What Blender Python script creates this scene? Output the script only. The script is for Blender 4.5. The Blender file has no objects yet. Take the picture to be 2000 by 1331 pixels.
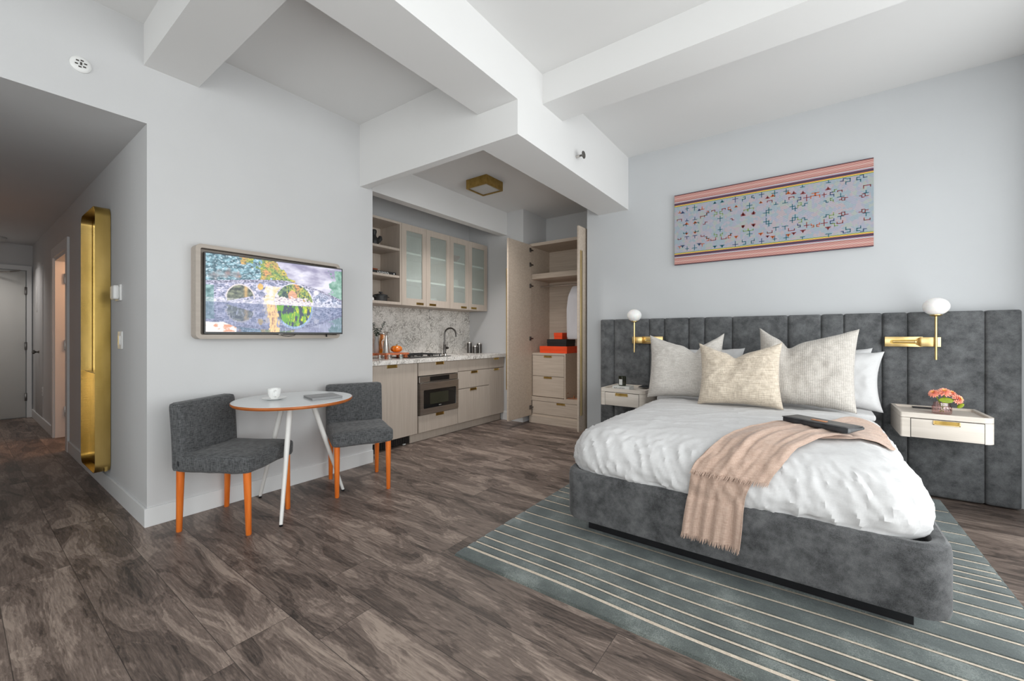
import bpy, bmesh, math, random
from mathutils import Vector, Matrix, noise
from mathutils.bvhtree import BVHTree
random.seed(7)
S = bpy.context.scene
C = S.collection
PI = math.pi

# ------------------------------------------------------------------ camera
H = 1.19
cam = bpy.data.cameras.new('camera'); co = bpy.data.objects.new('camera', cam); C.objects.link(co)
cam.sensor_width = 36.0; cam.lens = 802 / 2000 * 36.0
cam.shift_y = -9.5 / 2000
cam.clip_start = 0.05
co.location = (0, 0, H)
co.rotation_euler = (PI / 2, 0, math.atan(585 / 802))
S.camera = co

# ------------------------------------------------------------------ light
w = bpy.data.worlds.new('world'); S.world = w; w.use_nodes = True
bg = w.node_tree.nodes['Background']; bg.inputs[0].default_value = (0.88, 0.94, 1.0, 1); bg.inputs[1].default_value = 1.2

R_ = math.radians
def area(name, loc, rot, sx, sy, power, col):
    l = bpy.data.lights.new(name, 'AREA'); l.shape = 'RECTANGLE'; l.size = sx; l.size_y = sy
    l.energy = power; l.color = col
    o = bpy.data.objects.new(name, l); o.location = loc; o.rotation_euler = rot; C.objects.link(o)
    return o
# daylight through the tall side window, then fill lights added for the dimmer parts
area('daylight_side_window', (1.46, 0.98, 1.42), (0, PI / 2 + 0.05, 0), 2.6, 5.55, 168, (1.0, 0.975, 0.985))
area('rear_fill', (-0.9, -2.75, 1.6), (PI / 2, 0, 0), 4.2, 2.3, 96, (1.0, 0.975, 0.965))  # added fill from behind the camera, evens out the room
area('kitchen_fill', (-2.975, 3.555, 2.825), (0, 0, 0), 0.26, 0.26, 17, (1.0, 0.97, 0.94)).data.spread = R_(112)  # added fill below the unlit ceiling fixture, brightens the kitchen niche
area('hall_fill', (-8.6, 0.20, 2.43), (0, 0, 0), 0.26, 0.26, 5.5, (1.0, 0.95, 0.90)).data.spread = R_(125)  # added fill near the flush fitting, lifts the dark end of the hall
def point(name, loc, power, col, r=0.08):
    l = bpy.data.lights.new(name, 'POINT'); l.energy = power; l.color = col; l.shadow_soft_size = r
    o = bpy.data.objects.new(name, l); o.location = loc; C.objects.link(o); return o
point('bathroom_lamp', (-6.6, 1.5, 2.1), 28, (1.0, 0.50, 0.25), 0.15)

S.view_settings.view_transform = 'Standard'; S.view_settings.look = 'None'
S.view_settings.gamma = 1.0; S.view_settings.use_curve_mapping = False
S.view_settings.exposure = -0.16
S.cycles.max_bounces = 9; S.cycles.diffuse_bounces = 6; S.cycles.glossy_bounces = 4
S.cycles.transparent_max_bounces = 12
S.cycles.use_denoising = True
S.cycles.sample_clamp_indirect = 6.0
S.cycles.caustics_reflective = False; S.cycles.caustics_refractive = False

# ------------------------------------------------------------------ materials
M = {}
def srgb(r, g, b):
    f = lambda c: (c / 255 / 12.92) if c / 255 <= 0.04045 else ((c / 255 + 0.055) / 1.055) ** 2.4
    return (f(r), f(g), f(b), 1)
def nodes(name):
    m = bpy.data.materials.new(name); m.use_nodes = True
    nt = m.node_tree; b = nt.nodes['Principled BSDF']
    return m, nt, b
def N(nt, t, **kw):
    n = nt.nodes.new(t)
    for k, v in kw.items():
        if k.startswith('i_'):
            n.inputs[int(k[2:])].default_value = v
        else: setattr(n, k, v)
    return n
def L(nt, a, b): nt.links.new(a, b)
def ramp(nt, stops, interp='LINEAR'):
    r = nt.nodes.new('ShaderNodeValToRGB'); r.color_ramp.interpolation = interp
    e = r.color_ramp.elements
    while len(e) < len(stops): e.new(0.5)
    for k, (p, c) in enumerate(stops):
        e[k].position = p; e[k].color = c
    return r
def mathn(nt, op, a, b=None, c=None):
    n = nt.nodes.new('ShaderNodeMath'); n.operation = op
    for i, v in enumerate((a, b, c)):
        if v is None: continue
        if isinstance(v, (int, float)): n.inputs[i].default_value = v
        else: L(nt, v, n.inputs[i])
    return n.outputs[0]
def coords(nt, scale=(1, 1, 1), rot=(0, 0, 0)):
    tc = N(nt, 'ShaderNodeTexCoord'); mp = N(nt, 'ShaderNodeMapping')
    mp.inputs['Scale'].default_value = scale; mp.inputs['Rotation'].default_value = rot
    L(nt, tc.outputs['Object'], mp.inputs['Vector']); return mp.outputs['Vector']
def noisy(name, c1, c2, scale=(8, 8, 8), rough=0.6, metal=0.0, bump=0.0, bscale=None, detail=4, sheen=0.0, lo=0.3, hi=0.7, coat=0.0, spec=0.5, bdist=0.01):
    m, nt, b = nodes(name)
    v = coords(nt, scale)
    n = N(nt, 'ShaderNodeTexNoise'); n.inputs['Scale'].default_value = 1.0; n.inputs['Detail'].default_value = detail
    L(nt, v, n.inputs['Vector'])
    r = ramp(nt, [(lo, c1), (hi, c2)]); L(nt, n.outputs['Fac'], r.inputs['Fac']); L(nt, r.outputs['Color'], b.inputs['Base Color'])
    b.inputs['Roughness'].default_value = rough; b.inputs['Metallic'].default_value = metal
    b.inputs['Specular IOR Level'].default_value = spec
    if sheen: b.inputs['Sheen Weight'].default_value = sheen; b.inputs['Sheen Roughness'].default_value = 0.4
    if coat: b.inputs['Coat Weight'].default_value = coat
    if bump:
        v2 = coords(nt, bscale or scale); n2 = N(nt, 'ShaderNodeTexNoise'); n2.inputs['Scale'].default_value = 1.0; n2.inputs['Detail'].default_value = 3
        L(nt, v2, n2.inputs['Vector']); bp = N(nt, 'ShaderNodeBump'); bp.inputs['Strength'].default_value = bump; bp.inputs['Distance'].default_value = bdist
        L(nt, n2.outputs['Fac'], bp.inputs['Height']); L(nt, bp.outputs['Normal'], b.inputs['Normal'])
    M[name] = m; return m
def var(name, c, d=0.06, **kw):
    c2 = tuple(min(1, x * (1 + d)) for x in c[:3]) + (1,); c1 = tuple(x * (1 - d) for x in c[:3]) + (1,)
    return noisy(name, c1, c2, **kw)

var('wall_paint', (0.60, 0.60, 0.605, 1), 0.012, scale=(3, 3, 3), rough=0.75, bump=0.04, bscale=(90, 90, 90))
var('bed_wall_paint', (0.545, 0.557, 0.572, 1), 0.012, scale=(3, 3, 3), rough=0.75, bump=0.04, bscale=(90, 90, 90))
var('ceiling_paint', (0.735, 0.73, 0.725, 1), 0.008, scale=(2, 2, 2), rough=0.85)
var('trim_paint', (0.72, 0.725, 0.73, 1), 0.01, scale=(4, 4, 4), rough=0.45)
var('door_paint', (0.62, 0.62, 0.60, 1), 0.05, scale=(3, 3, 1), rough=0.55)
noisy('veneer', srgb(181, 168, 156), srgb(192, 180, 168), scale=(60, 60, 3), rough=0.5, bump=0.05, bscale=(120, 120, 6), detail=6)
noisy('veneer_light', srgb(208, 198, 187), srgb(222, 213, 203), scale=(3, 40, 60), rough=0.45, detail=6)
noisy('veneer_dark', srgb(128, 115, 103), srgb(146, 133, 120), scale=(60, 60, 3), rough=0.55, detail=6)
noisy('wardrobe_veneer', srgb(182, 166, 151), srgb(198, 184, 169), scale=(3, 40, 60), rough=0.5, detail=6)
noisy('tv_surround', srgb(168, 157, 147), srgb(178, 168, 158), scale=(50, 4, 50), rough=0.5, detail=6)
noisy('brass', (0.62, 0.44, 0.18, 1), (0.80, 0.60, 0.30, 1), scale=(14, 14, 4), rough=0.28, metal=1.0, bump=0.05, bscale=(6, 6, 120))
noisy('aged_brass', (0.34, 0.22, 0.06, 1), (0.52, 0.35, 0.11, 1), scale=(20, 20, 20), rough=0.35, metal=1.0)
noisy('brushed_brass', (0.36, 0.24, 0.06, 1), (0.66, 0.46, 0.16, 1), scale=(5, 5, 1.6), rough=0.25, metal=1.0, bump=0.06, bscale=(4, 4, 150), detail=6)
noisy('steel', (0.52, 0.49, 0.46, 1), (0.68, 0.65, 0.62, 1), scale=(5, 5, 90), rough=0.3, metal=1.0)
noisy('dark_metal', (0.11, 0.10, 0.095, 1), (0.17, 0.16, 0.15, 1), scale=(20, 20, 20), rough=0.3, metal=0.9)
var('black_plastic', (0.012, 0.012, 0.014, 1), 0.2, rough=0.3)
var('black_glass', (0.006, 0.007, 0.008, 1), 0.2, rough=0.08, coat=0.5)
var('white_plastic', (0.78, 0.78, 0.77, 1), 0.02, rough=0.35)
var('ceramic', (0.84, 0.84, 0.83, 1), 0.02, rough=0.15, coat=0.4)
var('white_metal', (0.72, 0.71, 0.69, 1), 0.02, rough=0.35)
var('laminate_white', (0.68, 0.70, 0.71, 1), 0.01, rough=0.22, coat=0.3)
noisy('ply_edge', srgb(165, 84, 30), srgb(196, 116, 58), scale=(12, 12, 160), rough=0.4)
noisy('orange_wood', srgb(205, 96, 26), srgb(232, 128, 50), scale=(50, 50, 5), rough=0.33, coat=0.3, detail=5)
noisy('red_wood', srgb(170, 88, 54), srgb(206, 122, 82), scale=(8, 50, 50), rough=0.4, detail=5)
noisy('concrete_black', (0.015, 0.015, 0.015, 1), (0.04, 0.04, 0.04, 1), scale=(30, 30, 30), rough=0.55)
var('orange_glaze', srgb(230, 122, 22), 0.15, scale=(10, 10, 10), rough=0.25, coat=0.4)
var('orange_paper', (0.86, 0.075, 0.012, 1), 0.06, rough=0.5)
var('black_paper', (0.012, 0.012, 0.012, 1), 0.2, rough=0.45)
var('book_paper', (0.62, 0.62, 0.60, 1), 0.04, scale=(5, 5, 200), rough=0.7)
var('ink', (0.05, 0.045, 0.05, 1), 0.1, rough=0.7)
var('grey_marking', (0.5, 0.5, 0.5, 1), 0.1, rough=0.6)
var('green_glass_dark', (0.035, 0.036, 0.024, 1), 0.1, rough=0.1)
var('laptop_grey', (0.28, 0.28, 0.285, 1), 0.03, rough=0.35, metal=0.4)
noisy('leather', (0.012, 0.013, 0.016, 1), (0.035, 0.037, 0.042, 1), scale=(30, 30, 30), rough=0.33, bump=0.1, bscale=(200, 200, 200))
noisy('tan_leather', srgb(176, 112, 70), srgb(200, 136, 92), scale=(30, 30, 30), rough=0.4)
noisy('leaf', srgb(110, 130, 20), srgb(160, 175, 40), scale=(20, 20, 20), rough=0.5)
noisy('eucalyptus', (0.018, 0.038, 0.022, 1), (0.05, 0.085, 0.06, 1), scale=(30, 30, 30), rough=0.5)
noisy('petal', srgb(248, 146, 132), srgb(252, 190, 160), scale=(60, 60, 60), rough=0.6)
noisy('petal_core', srgb(236, 150, 70), srgb(250, 196, 130), scale=(60, 60, 60), rough=0.6)
noisy('shoe_leather', srgb(130, 80, 50), srgb(170, 110, 74), scale=(20, 20, 20), rough=0.4)
var('garment', (0.62, 0.61, 0.64, 1), 0.05, scale=(10, 10, 3), rough=0.85)
noisy('brown_bowl', srgb(110, 50, 20), srgb(140, 70, 34), scale=(12, 12, 30), rough=0.45)
noisy('shadow_gap', (0.02, 0.018, 0.016, 1), (0.03, 0.027, 0.024, 1), rough=0.8)
var('cabinet_inside', (0.82, 0.83, 0.82, 1), 0.02, rough=0.6)

# linen and woven fabrics
def woven(name, c1, c2, sc=260, sheen=0.2, big=6, rib=None, bump=0.25):
    m, nt, b = nodes(name)
    v = coords(nt)
    a = N(nt, 'ShaderNodeTexNoise'); a.inputs['Scale'].default_value = 1; a.inputs['Detail'].default_value = 5
    va = coords(nt, (sc, sc, sc * 0.12)); L(nt, va, a.inputs['Vector'])
    c = N(nt, 'ShaderNodeTexNoise'); c.inputs['Detail'].default_value = 4; c.inputs['Scale'].default_value = 1
    vb = coords(nt, (sc * 0.12, sc * 0.12, sc)); L(nt, vb, c.inputs['Vector'])
    mx = mathn(nt, 'ADD', a.outputs['Fac'], c.outputs['Fac']); mx = mathn(nt, 'MULTIPLY', mx, 0.5)
    r = ramp(nt, [(0.38, c1), (0.62, c2)]); L(nt, mx, r.inputs['Fac']); L(nt, r.outputs['Color'], b.inputs['Base Color'])
    b.inputs['Roughness'].default_value = 0.9; b.inputs['Sheen Weight'].default_value = sheen; b.inputs['Specular IOR Level'].default_value = 0.2
    bp = N(nt, 'ShaderNodeBump'); bp.inputs['Strength'].default_value = bump; bp.inputs['Distance'].default_value = 0.002
    hsrc = mx
    if rib:
        wv = N(nt, 'ShaderNodeTexWave'); wv.bands_direction = rib[0]; wv.inputs['Scale'].default_value = rib[1]; wv.inputs['Distortion'].default_value = 2.0
        wv.inputs['Detail'].default_value = 2
        L(nt, v, wv.inputs['Vector']); hsrc = mathn(nt, 'MULTIPLY_ADD', wv.outputs['Fac'], rib[2], mx)
        r2 = mathn(nt, 'MULTIPLY_ADD', wv.outputs['Fac'], 0.12, 0.90)
        mm = N(nt, 'ShaderNodeMixRGB'); mm.blend_type = 'MULTIPLY'; mm.inputs[0].default_value = 1.0
        L(nt, r.outputs['Color'], mm.inputs[1]); cb = N(nt, 'ShaderNodeCombineColor')
        for k in range(3): L(nt, r2, cb.inputs[k])
        L(nt, cb.outputs[0], mm.inputs[2]); L(nt, mm.outputs[0], b.inputs['Base Color'])
    L(nt, hsrc, bp.inputs['Height']); L(nt, bp.outputs['Normal'], b.inputs['Normal'])
    M[name] = m; return m
woven('chair_fabric', (0.034, 0.035, 0.037, 1), (0.135, 0.138, 0.143, 1), sc=300, sheen=0.15)
woven('cushion_stripe', srgb(180, 174, 167), srgb(206, 200, 193), sc=220, rib=('X', 26, 1.2))
woven('cushion_plain', srgb(184, 178, 172), srgb(212, 207, 201), sc=220, rib=('Z', 26, 0.8))
woven('cushion_boucle', srgb(186, 172, 155), srgb(220, 207, 190), sc=130, rib=('Z', 24, 1.0), bump=0.6)
woven('throw_fabric', srgb(172, 145, 130), srgb(192, 168, 153), sc=320, sheen=0.2, bump=0.12)
woven('bed_linen', (0.585, 0.58, 0.583, 1), (0.635, 0.63, 0.632, 1), sc=420, sheen=0.05, bump=0.04)

def velvet(name, c1, c2, sheen):
    m, nt, b = nodes(name)
    v = coords(nt)
    n = N(nt, 'ShaderNodeTexNoise'); n.inputs['Scale'].default_value = 11; n.inputs['Detail'].default_value = 7; n.inputs['Roughness'].default_value = 0.72
    L(nt, v, n.inputs['Vector'])
    f = N(nt, 'ShaderNodeTexNoise'); f.inputs['Scale'].default_value = 320; f.inputs['Detail'].default_value = 2; L(nt, v, f.inputs['Vector'])
    s = mathn(nt, 'MULTIPLY_ADD', f.outputs['Fac'], 0.35, n.outputs['Fac']); s = mathn(nt, 'SUBTRACT', s, 0.17)
    r = ramp(nt, [(0.34, c1), (0.68, c2)]); L(nt, s, r.inputs['Fac']); L(nt, r.outputs['Color'], b.inputs['Base Color'])
    b.inputs['Roughness'].default_value = 0.85; b.inputs['Specular IOR Level'].default_value = 0.15
    b.inputs['Sheen Weight'].default_value = sheen; b.inputs['Sheen Roughness'].default_value = 0.35
    bp = N(nt, 'ShaderNodeBump'); bp.inputs['Strength'].default_value = 0.25; bp.inputs['Distance'].default_value = 0.004
    L(nt, s, bp.inputs['Height']); L(nt, bp.outputs['Normal'], b.inputs['Normal'])
    M[name] = m
velvet('velvet_grey', (0.040, 0.041, 0.043, 1), (0.140, 0.141, 0.145, 1), 0.25)
velvet('velvet_headboard', (0.062, 0.064, 0.067, 1), (0.165, 0.169, 0.175, 1), 0.3)

# marble
m, nt, b = nodes('marble'); v = coords(nt)
n = N(nt, 'ShaderNodeTexNoise'); n.inputs['Scale'].default_value = 16; n.inputs['Detail'].default_value = 7; n.inputs['Distortion'].default_value = 1.6
L(nt, v, n.inputs['Vector'])
a = mathn(nt, 'SUBTRACT', n.outputs['Fac'], 0.5); a = mathn(nt, 'ABSOLUTE', a)
n2 = N(nt, 'ShaderNodeTexNoise'); n2.inputs['Scale'].default_value = 7; n2.inputs['Detail'].default_value = 3; L(nt, v, n2.inputs['Vector'])
k2 = mathn(nt, 'MULTIPLY_ADD', n2.outputs['Fac'], 0.10, a)
r = ramp(nt, [(0.045, srgb(140, 136, 130)), (0.068, srgb(206, 201, 195)), (0.12, srgb(236, 232, 227))]); L(nt, k2, r.inputs['Fac'])
L(nt, r.outputs['Color'], b.inputs['Base Color']); b.inputs['Roughness'].default_value = 0.2
M['marble'] = m

# floor: grey-brown oak planks running along the hall direction
m, nt, b = nodes('oak_planks')
tc = N(nt, 'ShaderNodeTexCoord'); sx = N(nt, 'ShaderNodeSeparateXYZ'); L(nt, tc.outputs['Object'], sx.inputs[0])
PW = 0.2405; PL = 2.05
yy = mathn(nt, 'SUBTRACT', sx.outputs[1], 0.13 - 20 * PW); yr = mathn(nt, 'DIVIDE', yy, PW)
row = mathn(nt, 'FLOOR', yr); fy = mathn(nt, 'FRACT', yr)
wn = N(nt, 'ShaderNodeTexWhiteNoise'); wn.noise_dimensions = '1D'; L(nt, row, wn.inputs['W'])
xo = mathn(nt, 'MULTIPLY_ADD', wn.outputs['Value'], PL, sx.outputs[0]); xo = mathn(nt, 'ADD', xo, 40.0)
xr = mathn(nt, 'DIVIDE', xo, PL); col = mathn(nt, 'FLOOR', xr); fx = mathn(nt, 'FRACT', xr)
pid = mathn(nt, 'MULTIPLY_ADD', row, 7.31, mathn(nt, 'MULTIPLY', col, 3.77))
wn2 = N(nt, 'ShaderNodeTexWhiteNoise'); wn2.noise_dimensions = '1D'; L(nt, pid, wn2.inputs['W'])
cx = N(nt, 'ShaderNodeCombineXYZ')
L(nt, mathn(nt, 'MULTIPLY', sx.outputs[0], 1.0), cx.inputs[0]); L(nt, mathn(nt, 'MULTIPLY', sx.outputs[1], 3.6), cx.inputs[1])
L(nt, mathn(nt, 'MULTIPLY', pid, 1.913), cx.inputs[2])
big = N(nt, 'ShaderNodeTexNoise'); big.inputs['Scale'].default_value = 1.9; big.inputs['Detail'].default_value = 6; big.inputs['Roughness'].default_value = 0.60; big.inputs['Distortion'].default_value = 0.8
L(nt, cx.outputs[0], big.inputs['Vector'])
ring = mathn(nt, 'MULTIPLY', big.outputs['Fac'], 19.0); ring = mathn(nt, 'SINE', mathn(nt, 'MULTIPLY', ring, 3.0))
cf = N(nt, 'ShaderNodeCombineXYZ')
dsx = mathn(nt, 'MULTIPLY', big.outputs['Fac'], 9.0)
L(nt, mathn(nt, 'MULTIPLY', sx.outputs[0], 7.0), cf.inputs[0]); L(nt, mathn(nt, 'MULTIPLY_ADD', sx.outputs[1], 120.0, dsx), cf.inputs[1]); L(nt, pid, cf.inputs[2])
fine = N(nt, 'ShaderNodeTexNoise'); fine.inputs['Scale'].default_value = 1.0; fine.inputs['Detail'].default_value = 8; fine.inputs['Roughness'].default_value = 0.7; L(nt, cf.outputs[0], fine.inputs['Vector'])
cl = N(nt, 'ShaderNodeTexNoise'); cl.inputs['Scale'].default_value = 2.2; cl.inputs['Detail'].default_value = 3
L(nt, cx.outputs[0], cl.inputs['Vector'])
t = mathn(nt, 'MULTIPLY_ADD', ring, 0.042, big.outputs['Fac'])
t = mathn(nt, 'MULTIPLY_ADD', fine.outputs['Fac'], 0.66, t); t = mathn(nt, 'SUBTRACT', t, 0.33)
t = mathn(nt, 'MULTIPLY_ADD', wn2.outputs['Value'], 0.06, t); t = mathn(nt, 'SUBTRACT', t, 0.025)
r = ramp(nt, [(0.28, (0.036, 0.028, 0.024, 1)), (0.42, (0.106, 0.079, 0.066, 1)), (0.55, (0.182, 0.139, 0.117, 1)), (0.72, (0.34, 0.270, 0.225, 1))]); L(nt, t, r.inputs['Fac'])
seam = mathn(nt, 'LESS_THAN', fy, 0.012); se2 = mathn(nt, 'LESS_THAN', fx, 0.0012); seam = mathn(nt, 'MAXIMUM', seam, se2)
mx = N(nt, 'ShaderNodeMixRGB'); L(nt, mathn(nt, 'MULTIPLY', seam, 0.75), mx.inputs[0]); L(nt, r.outputs['Color'], mx.inputs[1]); mx.inputs[2].default_value = (0.025, 0.02, 0.018, 1)
L(nt, mx.outputs[0], b.inputs['Base Color'])
rg = mathn(nt, 'MULTIPLY_ADD', fine.outputs['Fac'], 0.25, 0.34); L(nt, rg, b.inputs['Roughness'])
bp = N(nt, 'ShaderNodeBump'); bp.inputs['Strength'].default_value = 0.25; bp.inputs['Distance'].default_value = 0.002
hh = mathn(nt, 'MULTIPLY_ADD', seam, -1.0, fine.outputs['Fac']); L(nt, hh, bp.inputs['Height']); L(nt, bp.outputs['Normal'], b.inputs['Normal'])
M['oak_planks'] = m

# rug pile
m, nt, b = nodes('rug_pile'); v = coords(nt)
n = N(nt, 'ShaderNodeTexNoise'); n.inputs['Scale'].default_value = 4.5; n.inputs['Detail'].default_value = 6; n.inputs['Roughness'].default_value = 0.65; L(nt, v, n.inputs['Vector'])
f = N(nt, 'ShaderNodeTexNoise'); f.inputs['Scale'].default_value = 260; f.inputs['Detail'].default_value = 2; L(nt, v, f.inputs['Vector'])
s = mathn(nt, 'MULTIPLY_ADD', f.outputs['Fac'], 0.5, n.outputs['Fac']); s = mathn(nt, 'SUBTRACT', s, 0.25)
r = ramp(nt, [(0.3, (0.042, 0.050, 0.046, 1)), (0.52, (0.082, 0.094, 0.087, 1)), (0.70, (0.19, 0.21, 0.195, 1))]); L(nt, s, r.inputs['Fac'])
L(nt, r.outputs['Color'], b.inputs['Base Color']); b.inputs['Roughness'].default_value = 0.9
b.inputs['Sheen Weight'].default_value = 0.35; b.inputs['Sheen Tint'].default_value = (0.8, 0.9, 0.95, 1)
bp = N(nt, 'ShaderNodeBump'); bp.inputs['Strength'].default_value = 0.6; bp.inputs['Distance'].default_value = 0.004
L(nt, s, bp.inputs['Height']); L(nt, bp.outputs['Normal'], b.inputs['Normal']); M['rug_pile'] = m
noisy('rug_stripe', srgb(186, 172, 156), srgb(214, 202, 186), scale=(120, 120, 120), rough=0.9)

# glass
def glassy(name, tint, gloss=0.12, rough=0.02):
    m, nt, b = nodes(name)
    t = N(nt, 'ShaderNodeBsdfTransparent'); t.inputs[0].default_value = tint
    g = N(nt, 'ShaderNodeBsdfGlossy'); g.inputs['Roughness'].default_value = rough
    v = coords(nt, (20, 20, 20)); n = N(nt, 'ShaderNodeTexNoise'); L(nt, v, n.inputs['Vector'])
    fac = mathn(nt, 'MULTIPLY_ADD', n.outputs['Fac'], 0.02, gloss)
    mx = N(nt, 'ShaderNodeMixShader'); L(nt, fac, mx.inputs[0]); L(nt, t.outputs[0], mx.inputs[1]); L(nt, g.outputs[0], mx.inputs[2])
    L(nt, mx.outputs[0], nt.nodes['Material Output'].inputs['Surface']); nt.nodes.remove(b); M[name] = m
glassy('window_glass', (0.97, 0.99, 0.98, 1), 0.05)
glassy('clear_glass', (0.90, 0.92, 0.91, 1), 0.15)
glassy('pink_glass', (0.97, 0.84, 0.83, 1), 0.14)
glassy('amber_glass', (0.92, 0.66, 0.14, 1), 0.15)
glassy('olive_glass', (0.42, 0.47, 0.28, 1), 0.10)
# reeded cabinet glass
m, nt, b = nodes('reeded_glass')
t = N(nt, 'ShaderNodeBsdfTransparent'); t.inputs[0].default_value = (0.93, 0.97, 0.945, 1)
d = N(nt, 'ShaderNodeBsdfDiffuse'); d.inputs[0].default_value = (0.84, 0.88, 0.85, 1)
g = N(nt, 'ShaderNodeBsdfGlossy'); g.inputs['Roughness'].default_value = 0.12
tc = N(nt, 'ShaderNodeTexCoord'); wv = N(nt, 'ShaderNodeTexWave'); wv.bands_direction = 'Y'; wv.inputs['Scale'].default_value = 28
L(nt, tc.outputs['Object'], wv.inputs['Vector'])
bp = N(nt, 'ShaderNodeBump'); bp.inputs['Strength'].default_value = 0.5; bp.inputs['Distance'].default_value = 0.004; L(nt, wv.outputs['Fac'], bp.inputs['Height'])
L(nt, bp.outputs['Normal'], g.inputs['Normal']); L(nt, bp.outputs['Normal'], d.inputs['Normal'])
m1 = N(nt, 'ShaderNodeMixShader'); L(nt, mathn(nt, 'MULTIPLY_ADD', wv.outputs['Fac'], 0.14, 0.15), m1.inputs[0]); L(nt, t.outputs[0], m1.inputs[1]); L(nt, d.outputs[0], m1.inputs[2])
m2 = N(nt, 'ShaderNodeMixShader'); m2.inputs[0].default_value = 0.07; L(nt, m1.outputs[0], m2.inputs[1]); L(nt, g.outputs[0], m2.inputs[2])
L(nt, m2.outputs[0], nt.nodes['Material Output'].inputs['Surface']); nt.nodes.remove(b); M['reeded_glass'] = m
# opal glass globe
m, nt, b = nodes('opal_glass'); v = coords(nt, (10, 10, 10)); n = N(nt, 'ShaderNodeTexNoise'); L(nt, v, n.inputs['Vector'])
r = ramp(nt, [(0.3, (0.84, 0.835, 0.82, 1)), (0.7, (0.88, 0.875, 0.86, 1))]); L(nt, n.outputs['Fac'], r.inputs['Fac']); L(nt, r.outputs['Color'], b.inputs['Base Color'])
b.inputs['Roughness'].default_value = 0.25; b.inputs['Subsurface Weight'].default_value = 0.3
b.inputs['Emission Color'].default_value = (1, 0.97, 0.92, 1); b.inputs['Emission Strength'].default_value = 0.08
M['opal_glass'] = m
# frosted diffuser
var('diffuser', (0.55, 0.54, 0.52, 1), 0.03, rough=0.4)
# mirror
m, nt, b = nodes('mirror_glass'); b.inputs['Metallic'].default_value = 1; b.inputs['Roughness'].default_value = 0.03
v = coords(nt, (2, 2, 2)); n = N(nt, 'ShaderNodeTexNoise'); L(nt, v, n.inputs['Vector']); r = ramp(nt, [(0, (0.8, 0.8, 0.8, 1)), (1, (0.84, 0.84, 0.84, 1))]); L(nt, n.outputs['Fac'], r.inputs['Fac']); L(nt, r.outputs['Color'], b.inputs['Base Color'])
M['mirror_glass'] = m

# ------------------------------------------------------------------ mesh helpers
def new(): return bmesh.new()
def merge(dst, src, mi=0):
    for f in src.faces: f.material_index = mi
    me = bpy.data.meshes.new('tmp'); src.to_mesh(me); src.free(); dst.from_mesh(me); bpy.data.meshes.remove(me)
def box(bm, x0, x1, y0, y1, z0, z1, bev=0.0, seg=2, mi=0, mat=None):
    t = bmesh.new(); bmesh.ops.create_cube(t, size=1.0)
    for v in t.verts:
        v.co = Vector(((x0 + x1) / 2 + v.co.x * (x1 - x0), (y0 + y1) / 2 + v.co.y * (y1 - y0), (z0 + z1) / 2 + v.co.z * (z1 - z0)))
    if bev > 0:
        bmesh.ops.bevel(t, geom=list(t.edges), offset=min(bev, 0.49 * min(x1 - x0, y1 - y0, z1 - z0)), segments=seg, affect='EDGES', profile=0.5)
    if mat is not None: t.transform(mat)
    merge(bm, t, mi); return bm
def lathe(bm, prof, c=(0, 0, 0), seg=32, mi=0, axis=None, cap=True):
    t = bmesh.new(); rings = []
    for (r, z) in prof:
        if r < 1e-5: rings.append([t.verts.new((0, 0, z))])
        else: rings.append([t.verts.new((r * math.cos(2 * PI * k / seg), r * math.sin(2 * PI * k / seg), z)) for k in range(seg)])
    for a, b_ in zip(rings[:-1], rings[1:]):
        for k in range(seg):
            k1 = (k + 1) % seg
            if len(a) == 1 and len(b_) == 1: continue
            if len(a) == 1: t.faces.new((a[0], b_[k], b_[k1]))
            elif len(b_) == 1: t.faces.new((a[k], b_[0], a[k1]))
            else: t.faces.new((a[k], b_[k], b_[k1], a[k1]))
    if cap:
        for rg_ in (rings[0], rings[-1]):
            if len(rg_) > 1:
                try: t.faces.new(rg_)
                except ValueError: pass
    bmesh.ops.recalc_face_normals(t, faces=t.faces)
    mt = Matrix.Translation(c)
    if axis is not None: mt = mt @ Vector(axis).to_track_quat('Z', 'Y').to_matrix().to_4x4()
    t.transform(mt); merge(bm, t, mi); return bm
def tube(bm, pts, rad, seg=10, mi=0):
    t = bmesh.new(); pts = [Vector(p) for p in pts]; n = len(pts)
    rads = rad if isinstance(rad, (list, tuple)) else [rad] * n
    rings = []; up = None
    for i, p in enumerate(pts):
        d = (pts[min(i + 1, n - 1)] - pts[max(i - 1, 0)]).normalized()
        if up is None: up = d.orthogonal().normalized()
        else:
            up = (up - d * up.dot(d)); up = up.normalized() if up.length > 1e-6 else d.orthogonal().normalized()
        s_ = d.cross(up)
        rings.append([t.verts.new(p + (up * math.cos(2 * PI * k / seg) + s_ * math.sin(2 * PI * k / seg)) * rads[i]) for k in range(seg)])
    for a, b_ in zip(rings[:-1], rings[1:]):
        for k in range(seg): t.faces.new((a[k], a[(k + 1) % seg], b_[(k + 1) % seg], b_[k]))
    t.faces.new(rings[0][::-1]); t.faces.new(rings[-1])
    bmesh.ops.recalc_face_normals(t, faces=t.faces); merge(bm, t, mi); return bm
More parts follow.
